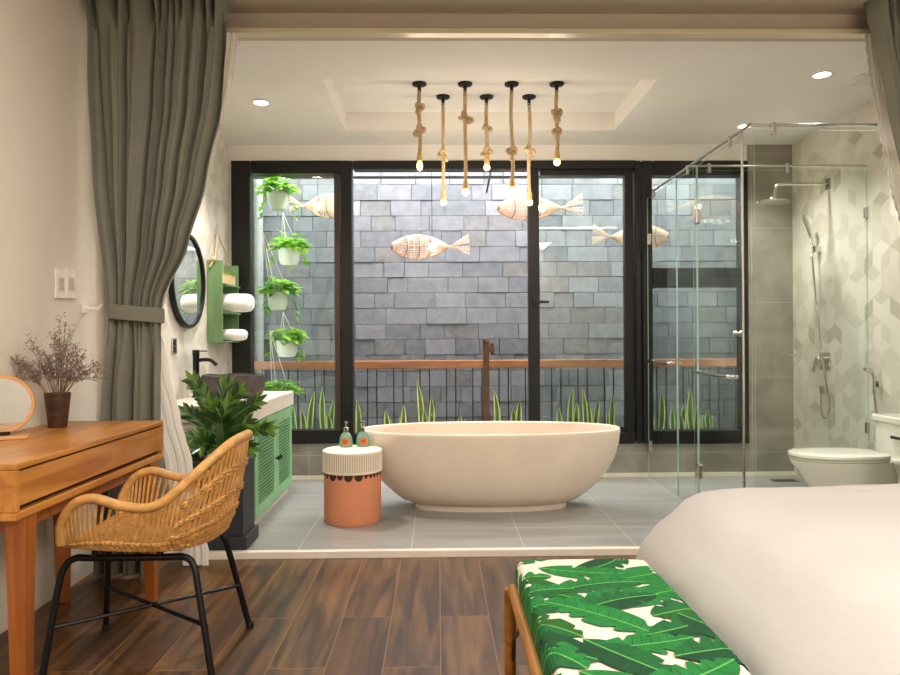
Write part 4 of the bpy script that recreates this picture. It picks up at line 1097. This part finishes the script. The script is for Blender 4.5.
tbm.rings([tring(0, -.036), tring(.003, -.033), tring(.004, 0), tring(.003, .033), tring(0, .036)], 0, (False, False))
tbm.build('tieback', 'curtain', cl)
Ys = 3.605
shl = thing('sheer_curtain', 'white sheer curtain gathered behind the left grey curtain', 'curtain', (-1.2, Ys, .035))
Rs = xk([(237.5, 38), (232, 85), (215, 150), (192, 225), (164, 302), (158, 322), (168, 370), (180, 420), (192, 465), (203, 530), (208, 550)], Ys)
Ls = [(z, x - (.16 if z > zt_ else .13)) for z, x in Rs]
drape('sheer_drape', 'sheer', shl, Ys, (ZCB - .006, .012), Ls, Rs, 3, [(0, .007), (zt_, .006), (2.7, .015)], 8, nx=90, scallop=.006)
cr_ = thing('curtain', 'grey green curtain at the right edge above the bed', 'curtain', (2.5, Yc, .012))
Lr = xk([(869, -8), (872, 40), (884, 100), (904, 200), (930, 300), (930, 318), (925, 400), (930, 565)], Yc)
Rr = [(z, x + (.62 if z > 2.2 else .4)) for z, x in Lr]
drape('drape', 'curtain', cr_, Yc, (2.807, .012), Lr, Rr, 8, [(0, .04), (zt_, .022), (2.3, .034), (2.8, .045)], 15)
shr = thing('sheer_curtain', 'white scalloped sheer edge of the right curtain', 'curtain', (2.4, Ys, .035))
Lq = xk([(865, 38), (869, 70), (877, 115), (890, 180), (915, 270), (922, 320), (905, 420), (900, 550)], Ys)
Rq = [(z, x + .2) for z, x in Lq]
drape('sheer_drape', 'sheer', shr, Ys, (ZCB - .006, .035), Lq, Rq, 5, [(0, .02), (zt_, .012), (2.7, .018)], 18, nx=90, nz=220, scallop=-.012)

# ------------------------------------------------------------------ rattan chair
cyc = 2.615
half_dz, base_dz = .010, .020
ch = thing('rattan_armchair', 'honey rattan tub chair on black steel legs at the desk', 'chair', (-1.03, cyc, 0))
half = [(-1.258, .455, .215), (-1.248, .525, .232), (-1.205, .588, .242), (-1.14, .612, .246), (-1.05, .588, .248), (-.965, .578, .246), (-.905, .60, .24), (-.845, .652, .225), (-.775, .72, .19), (-.725, .770, .12), (-.708, .782, 0)]
rimp = [(x, cyc - b, z + half_dz) for x, z, b in half] + [(x, cyc + b, z + half_dz) for x, z, b in half[-2::-1]]
rim_c = catmull(rimp, 10)
MB().tube(rim_c, .0165, 12).build('rim', 'rattan', ch)
basep = [(-1.25, cyc - .19, .435), (-1.15, cyc - .205, .428), (-1.02, cyc - .205, .422), (-.9, cyc - .19, .42), (-.815, cyc - .12, .425), (-.79, cyc, .43)]
basep = [(x, y, z + base_dz) for x, y, z in basep]
basep = basep + [(x, 2 * cyc - y, z) for x, y, z in basep[-2::-1]]
base_c = catmull(basep, 20)
def samp(cv, t):
    u = max(0, min(.99999, t)) * (len(cv) - 1); i = int(u); return cv[i].lerp(cv[i + 1], u - i)
def shell(t, v):
    B, R_ = samp(base_c, t), samp(rim_c, t)
    Cc = V((B.x * .35 + R_.x * .65, B.y * .2 + R_.y * .8, B.z * .78 + R_.z * .22))
    return B * (1 - v) ** 2 + Cc * 2 * v * (1 - v) + R_ * v * v
rib = MB()
for i in range(76):
    t = (i + .5) / 76
    rib.tube([shell(min(1, max(0, t + (.05 if t < .5 else -.05) * (v - .3))), v) for v in (0, .15, .3, .45, .6, .75, .9, 1)], .005, 6, caps=False)
rib.build('ribs', 'rattan', ch)
wv = MB()
def weave(v, t0=0.0, t1=1.0, r=.0055, amp_=.006, n=200, ph=0):
    pts = []
    for i in range(n + 1):
        t = t0 + (t1 - t0) * i / n; p_ = shell(t, v); q = shell(t, min(1, v + .02)); out = V((p_.x + 1.0, p_.y - cyc, 0)); out.normalize()
        pts.append(p_ + out * amp_ * math.sin(t * 76 * PI + ph))
    wv.tube(pts, r, 6)
for v, r in ((0, .009), (.05, .0065), (.1, .0065), (.19, .006), (.24, .006)):
    weave(v, r=r); weave(v + .006, r=r, ph=PI)
for v in (.33, .36, .55, .58, .77, .80):
    lo = .27 + .09 * v; weave(v, lo, 1 - lo, .0062, .006); weave(v + .012, lo, 1 - lo, .0062, .006, ph=PI)
partlabel(wv.build('woven_bands', 'rattan_dark', ch), 'plaited golden rattan bands')
st_ = MB()
N_ = len(base_c)
cen = V((-1.03, cyc, .425)); st_.add([tuple(cen)] + [tuple(p_ + V((0, 0, -.004))) for p_ in base_c], [(0, i + 1, i + 2) for i in range(N_ - 1)] + [(0, N_, 1)])
for k in range(15):
    y_ = cyc - .19 + .38 * k / 14; w_ = 1 - ((y_ - cyc) / .21) ** 4
    st_.tube([(-1.25, y_, .456), (-1.12, y_, .438), (-1.0, y_, .432), (-1.03 + .2 * w_, y_, .444)], .0055, 6)
for k in range(22):
    x_ = -1.245 + .4 * k / 21
    st_.tube([(x_, cyc - .195, .45), (x_, cyc - .08, .436), (x_, cyc + .08, .436), (x_, cyc + .195, .45)], .005, 6)
st_.tube([(-1.252, cyc - .2, .457), (-1.256, cyc, .45), (-1.252, cyc + .2, .457)], .012, 8)
st_.build('seat', 'rattan_dark', ch)
for s_ in (-1, 1):
    yf, yt = cyc + s_ * .232, cyc + s_ * .165; zt2 = .402
    leg_pts = [(-1.318, yf, .0), (-1.286, yt + s_ * .02, .30), (-1.268, yt + s_ * .006, .375), (-1.235, yt, zt2), (-1.18, yt, zt2), (-.95, yt, zt2), (-.87, yt, zt2), (-.835, yt + s_ * .006, .375), (-.815, yt + s_ * .02, .30), (-.752, yf, .0)]
    lg = MB(); lg.tube(catmull(leg_pts, 6), .0115, 12)
    for xx in (-1.17, -.95): lg.tube([(xx, yt, zt2 - .005), (xx, yt, .445)], .011, 10)
    lo_ = lg.build('leg_frame', 'matte_black', ch)
    for xx in (-1.318, -.752): MB().lathe([(.015, 0), (.015, .02), (.0125, .024)], (xx, yf, 0), 14).build('foot_cap', 'matte_black', lo_)
for s_ in (-1, 1):
    za_ = .18; a_ = V((-1.299, cyc + s_ * .20, za_)); b__ = V((-.783, cyc - s_ * .20, za_))
    MB().tube([a_, b__], .0072, 8).build('cross_brace', 'matte_black', ch)

# ------------------------------------------------------------------ black planter with zz plant
P0 = at(246.5, 551, 3.79); pw = .30; px1_ = P0.x - .015; py0 = 3.79
pl = thing('potted_plant', 'glossy dark green plant in tall charcoal planter beside the vanity', 'plant', (px1_ - pw / 2, py0 + pw / 2, ZF))
pcx, pcy = px1_ - pw / 2, py0 + .13; zp = .50
mb = MB(); mb.frustum((pcx, pcy, ZF), (.165, .13), (pcx, pcy, ZF + .07), (.165, .13)); mb.frustum((pcx, pcy, ZF + .07), (.145, .118), (pcx, pcy, zp - .02), (.145, .118)); mb.frustum((pcx, pcy, zp - .02), (.155, .126), (pcx, pcy, zp), (.155, .126))
mb.build('planter', 'planter', pl, smooth=False, bevel=.005)
MB().box((pcx - .135, pcy - .105, zp), (pcx + .135, pcy + .105, zp + .006)).build('soil', 'soil', pl, smooth=False)
rr = random.Random(77)
tips = [(193, 373, 3.95), (226, 377, 4.0), (238, 384, 3.9), (256, 394, 3.92), (267, 421, 3.86), (212, 398, 3.84), (187, 405, 3.9), (186, 432, 3.85), (203, 388, 4.02), (246, 415, 3.82), (222, 408, 3.8), (236, 402, 4.02), (200, 440, 3.8), (214, 452, 3.78), (232, 440, 3.78), (190, 455, 3.84), (250, 440, 3.84)]
for px, py, yy in tips:
    tip = at(px, py + 8, yy); b0 = V((pcx + rr.uniform(-.06, .06), pcy + rr.uniform(-.05, .05), zp))
    m0 = b0.lerp(tip, .5) + V(((tip.x - pcx) * -.08, 0, .05)); sp = catmull([b0, m0, tip], 13)
    sm_ = MB(); sm_.tube(sp, [.0075 * (1 - .7 * i / (len(sp) - 1)) for i in range(len(sp))], 7)
    stalk = sm_.build('stalk', 'stem', pl)
    lf_ = MB(); up0 = V((0, -1, .4)).normalized(); light = rr.random() < .35
    for i in range(5, len(sp)):
        d_ = (sp[i] - sp[i - 1]).normalized(); side = d_.cross(V((0, -1, .25))).normalized()
        for sg in (-1, 1):
            L_ = .076 * (1 - .35 * abs(i / len(sp) - .55)) * rr.uniform(.85, 1.15)
            dirv = d_ * .95 + side * sg * .75 + V((0, rr.uniform(-.35, .15), rr.uniform(-.05, .2)))
            lf_.leaf(sp[i], dirv, V((0, -1, .5)), L_, .020, (1 if (light or i > 22) and rr.random() < .6 else 0), .12, .3, 5)
    lf_.leaf(sp[-1], sp[-1] - sp[-2], (0, -1, .4), .075, .03, 1 if light else 0, .05)
    lf_.build('leaflets', ['zz', 'zz_light'], stalk)

# ------------------------------------------------------------------ bench with leaf print cushion
BX0, BX1, BY0, BY1, BZ = .228, .618, .95, 2.125, .48; CH = .095; W_, L__ = BX1 - BX0, BY1 - BY0
bn = thing('upholstered_bench', 'bench with green banana leaf cushion at the foot of bed', 'bench', ((BX0 + BX1) / 2, (BY0 + BY1) / 2, 0))
RR = .018
def fold(u, w):
    """arc-length coordinate -> (position, drop, tilt)"""
    def edge(e):                                   # e = distance inside the edge
        if e >= RR: return e, 0, 0
        a_ = (RR - e) / RR
        if a_ < PI / 2: return RR - RR * math.sin(a_), RR * (1 - math.cos(a_)), a_
        return 0, RR + (a_ - PI / 2) * RR, PI / 2
    if u < w / 2:
        x, dz, a_ = edge(u); return x, dz, -a_
    x, dz, a_ = edge(w - u); return w - x, dz, a_
def fab(u, v, off):
    x, dz, ax = fold(u, W_); y, dz2, ay = fold(v, L__)
    puff = .006 * math.sin(PI * min(1, max(0, u / W_))) ** .5 if 0 < u < W_ else 0
    return (BX0 + x + off * math.sin(ax), BY0 + y + off * math.sin(ay), BZ - dz - dz2 + puff + off * math.cos(ax) * math.cos(ay))
mb = MB(); ex = CH + .008
us = [-ex + .02 * 0] + [-.07, -.045, -.02, -.012, -.006, 0, .006, .012, .018] + [.018 + (W_ - .036) * i / 12 for i in range(1, 12)] + [W_ - .018, W_ - .012, W_ - .006, W_, W_ + .006, W_ + .012, W_ + .02, W_ + .045, W_ + .07, W_ + ex]
vv = [-ex, -.05, -.02, -.012, -.006, 0, .006, .012, .018] + [.018 + (L__ - .036) * i / 16 for i in range(1, 16)] + [L__ - .018, L__ - .012, L__ - .006, L__, L__ + .006, L__ + .012, L__ + .02, L__ + .05, L__ + ex]
for a, b in zip(us, us[1:]):
    for c, d in zip(vv, vv[1:]):
        mu_, mv_ = (a + b) / 2, (c + d) / 2
        if (mu_ < -.0 or mu_ > W_) and (mv_ < -.0 or mv_ > L__): continue
        mb.add([fab(a, c, 0), fab(b, c, 0), fab(b, d, 0), fab(a, d, 0)], [(0, 1, 2, 3)], 0)
mb.box((BX0 + .004, BY0 + .004, BZ - CH), (BX1 - .004, BY1 - .004, BZ - .014), 0)
rr = random.Random(41); layer = 0
def banana(cu, cv, L_, Wd, ang, bend, tone, part=1.0):
    """one printed banana leaf, in unfolded cloth coordinates"""
    global layer
    layer += 1; off = .0007 + layer * .00016; n = 22
    mats = {0: (1, 2), 1: (2, 3), 2: (4, 2), 3: (5, 5), 4: (1, 1)}[tone]
    P = []
    for i in range(n + 1):
        t = i / n; a_ = ang + bend * (t - .5); P.append((t, a_))
    x, y = cu - math.cos(ang) * L_ / 2, cv - math.sin(ang) * L_ / 2; sp = []
    for t, a_ in P:
        sp.append((x, y, a_)); x += math.cos(a_) * L_ / n; y += math.sin(a_) * L_ / n
    seedv = rr.random() * 10
    def wd(i, sd):
        t = i / n; w = Wd * .5 * (math.sin(PI * t ** .75) ** .7 if 0 < t < 1 else 0)
        jag = 1 - .45 * (noise.noise((i * .9 + seedv, sd * 7.3, 0)) > .08) * (i % 3 == 0)
        return max(w * jag, .0008)
    for sd, mi_ in ((1, mats[0]), (-1, mats[1])):
        for i in range(n):
            (x0_, y0_, a0), (x1_, y1_, a1) = sp[i], sp[i + 1]; K = 3; w0, w1 = wd(i, sd), wd(i + 1, sd)
            for k in range(K):
                q = []
                for (xx, yy, aa_, w, kk) in ((x0_, y0_, a0, w0, k), (x1_, y1_, a1, w1, k), (x1_, y1_, a1, w1, k + 1), (x0_, y0_, a0, w0, k + 1)):
                    f_ = kk / K; sk = .45 * w * f_
                    q.append((xx - math.sin(aa_) * sd * w * f_ + math.cos(aa_) * sk, yy + math.cos(aa_) * sd * w * f_ + math.sin(aa_) * sk))
                cu_, cv_ = sum(p_[0] for p_ in q) / 4, sum(p_[1] for p_ in q) / 4
                if cu_ < -CH + .004 or cu_ > W_ + .05 or cv_ > L__ + CH - .004 or cv_ < -.02: continue
                if (cu_ < 0 or cu_ > W_) and (cv_ < 0 or cv_ > L__): continue
                mb.add([fab(*p_, off) for p_ in q], [(0, 1, 2, 3)], mi_)
            if i % 2 == 0 and i > 1 and tone != 3:
                w = w0 * .88; sk = .45 * w; ca, sa = math.cos(a0), math.sin(a0)
                q = [(x0_, y0_), (x0_ + ca * .002, y0_ + sa * .002), (x0_ - sa * sd * w + ca * (sk + .001), y0_ + ca * sd * w + sa * (sk + .001)), (x0_ - sa * sd * w + ca * sk, y0_ + ca * sd * w + sa * sk)]
                if all(.004 < p_[0] < W_ - .004 and p_[1] < L__ - .004 for p_ in q):
                    mb.add([fab(*p_, off + .00006) for p_ in q], [(0, 1, 2, 3)], 7 if tone != 2 else 3)
    for i in range(n):
        (x0_, y0_, a0), (x1_, y1_, a1) = sp[i], sp[i + 1]; w = .0022
        q = [(x0_ + math.sin(a0) * w, y0_ - math.cos(a0) * w), (x1_ + math.sin(a1) * w, y1_ - math.cos(a1) * w), (x1_ - math.sin(a1) * w, y1_ + math.cos(a1) * w), (x0_ - math.sin(a0) * w, y0_ + math.cos(a0) * w)]
        if -CH < q[0][0] < W_ + .05 and -.02 < q[0][1] < L__ + CH - .01 and not ((q[0][0] < 0 or q[0][0] > W_) and q[0][1] > L__):
            mb.add([fab(*p_, off + .0001) for p_ in q], [(0, 1, 2, 3)], 6 if tone != 3 else 3)
yv = L__ + .04; row = 0
while yv > -.05:
    for k in range(3):
        cu = (-.03, .17, .36)[k] + rr.uniform(-.03, .03) + (.05 if row % 2 else 0)
        a_ = rr.choice((.35, .6, -.35, -.55, -.8, 2.5, -2.6, -.2)) + rr.uniform(-.2, .2)
        tone = rr.choice((0, 0, 1, 1, 2, 4)) if rr.random() > .1 else 3
        banana(cu, yv + rr.uniform(-.035, .035), rr.uniform(.24, .33), rr.uniform(.10, .135) if tone != 3 else .06, a_, rr.uniform(-.9, .9), tone)
    yv -= .088; row += 1
mb.build('cushion', ['fab_cream', 'fab_g1', 'fab_g2', 'fab_g3', 'fab_g4', 'fab_tan', 'fab_rib', 'fab_vein'], bn, smooth=False)
zr2 = BZ - CH - .02
MB().tube([(BX0 - .010, BY0 - .02, zr2 + .032), (BX0 - .010, BY1 - .01, zr2 + .032)], .0165, 12).build('side_rail', 'bamboo', bn)
MB().tube([(BX1 - .02, BY0 - .02, zr2), (BX1 - .02, BY1 + .0, zr2)], .0165, 12).build('side_rail', 'bamboo', bn)
for yy in (BY0 + .01, BY1 - .01): MB().tube([(BX0 - .016, yy, zr2), (BX1 - .02, yy, zr2)], .016, 12).build('cross_rail', 'bamboo', bn)
for xx in (BX0 - .018, BX1 - .02):
    for yy in (BY0, BY1 + .0): MB().tube([(xx, yy, 0), (xx, yy, zr2 + (.03 if xx < .4 else 0))], .0175, 14).build('leg', 'bamboo', bn)
for xx in (BX0 - .012,):
    MB().tube(catmull([(xx, BY1 - .02, .19), (xx, BY1 - .06, .27), (xx, BY1 - .13, .31), (xx, BY1 - .2, .36), (xx, BY1 - .22, zr2)], 6), .005, 8).build('curved_brace', 'brown_metal', bn)

# ------------------------------------------------------------------ bed
BD = thing('bed', 'white double bed with puffy duvet in the right foreground', 'bed', (1.75, 1.45, 0))
ex0, ex1, ey0, ey1 = .645, 2.98, .40, 2.43
def rrect(inset, z, n_side=34, ripple=0, rise=True):
    x0_, x1_, y0_, y1_ = ex0 + inset, ex1 - inset, ey0 + inset, ey1 - inset * .36
    r_ = max(.02, .10 - inset * .4); P = []
    cs = ((x1_ - r_, y1_ - r_, 0), (x0_ + r_, y1_ - r_, PI / 2), (x0_ + r_, y0_ + r_, PI), (x1_ - r_, y0_ + r_, 1.5 * PI))
    for i, (cx_, cy_, a0) in enumerate(cs):
        for k in range(9):
            a_ = a0 + PI / 2 * k / 8; P.append((cx_ + r_ * math.cos(a_), cy_ + r_ * math.sin(a_)))
        nx_, ny_, a1 = cs[(i + 1) % 4]; pa = P[-1]; pb = (nx_ + r_ * math.cos(a1), ny_ + r_ * math.sin(a1))
        for k in range(1, n_side): P.append((pa[0] + (pb[0] - pa[0]) * k / n_side, pa[1] + (pb[1] - pa[1]) * k / n_side))
    out = []
    for i, (x, y) in enumerate(P):
        zz = z
        if z > .3:
            zz += .014 * noise.noise((x * 2.6, y * 2.6, 1.3)) + .010 * noise.noise((x * 7, y * 5, 4)) - .016 * max(0, .35 - abs(noise.noise((x * 4.5 + y * 2, y * 2.5 - x, 9)))) ** 2 + .03 * max(0, (x - .8) / 2)
        if ripple:
            k_ = noise.noise((x * 6, y * 6, z * 1.5)) * ripple
            cx_, cy_ = (ex0 + ex1) / 2, (ey0 + ey1) / 2
            x += k_ * (1 if x < ex0 + .12 else 0) ; y += k_ * (1 if y > ey1 - .12 else 0)
        out.append((x, y, zz))
    return out
dv = MB()
prof = [(.98, .655), (.8, .655), (.6, .653), (.42, .65), (.34, .647), (.27, .637), (.215, .627), (.165, .609), (.12, .568), (.075, .53), (.03, .48), (.005, .43), (-.006, .36), (-.01, .28), (-.012, .2), (-.012, .13)]
dv.rings([rrect(i_, z_, ripple=max(0, (.5 - z_)) * .03) for i_, z_ in prof], 0, (True, False))
dv.build('duvet', 'linen', BD, angle=80)
MB().box((.75, .5, .12), (2.95, 2.33, .42)).build('mattress', 'mattress', BD, smooth=False, bevel=.04)
MB().box((.8, .55, .0), (2.95, 2.28, .12)).build('base', 'oak_leg', BD, smooth=False)

# ------------------------------------------------------------------ light
w = bpy.data.worlds.new('world'); bpy.context.scene.world = w; w.use_nodes = True
wn, wl = w.node_tree.nodes, w.node_tree.links; wn.clear()
wo = wn.new('ShaderNodeOutputWorld'); bg = wn.new('ShaderNodeBackground')
bg.inputs[0].default_value = (.95, .975, 1, 1); bg.inputs[1].default_value = 11
wl.new(bg.outputs[0], wo.inputs[0])

def area(name, loc, size, power, col, rot=(0, 0, 0), size_y=None):
    ld = bpy.data.lights.new(name, 'AREA'); ld.energy = power; ld.color = col; ld.size = size
    if size_y: ld.shape = 'RECTANGLE'; ld.size_y = size_y
    o = bpy.data.objects.new(name, ld); C.objects.link(o); o.location = loc; o.rotation_euler = rot; return o
LS = 1.0
area('bedroom_strip_lamp', (1.75, .91, ZC - .03), 1.8, 22, (1, .93, .84), size_y=.12)
area('added_fill', (1.5, -1.2, ZC - .03), .9, 75, (1, .94, .87))  # added light behind the camera, soft frontal fill with no fixture
area('added_fill', (-.55, 1.4, ZC - .03), .5, 24, (1, .93, .83))  # added light that brightens the left wall and desk, no fixture
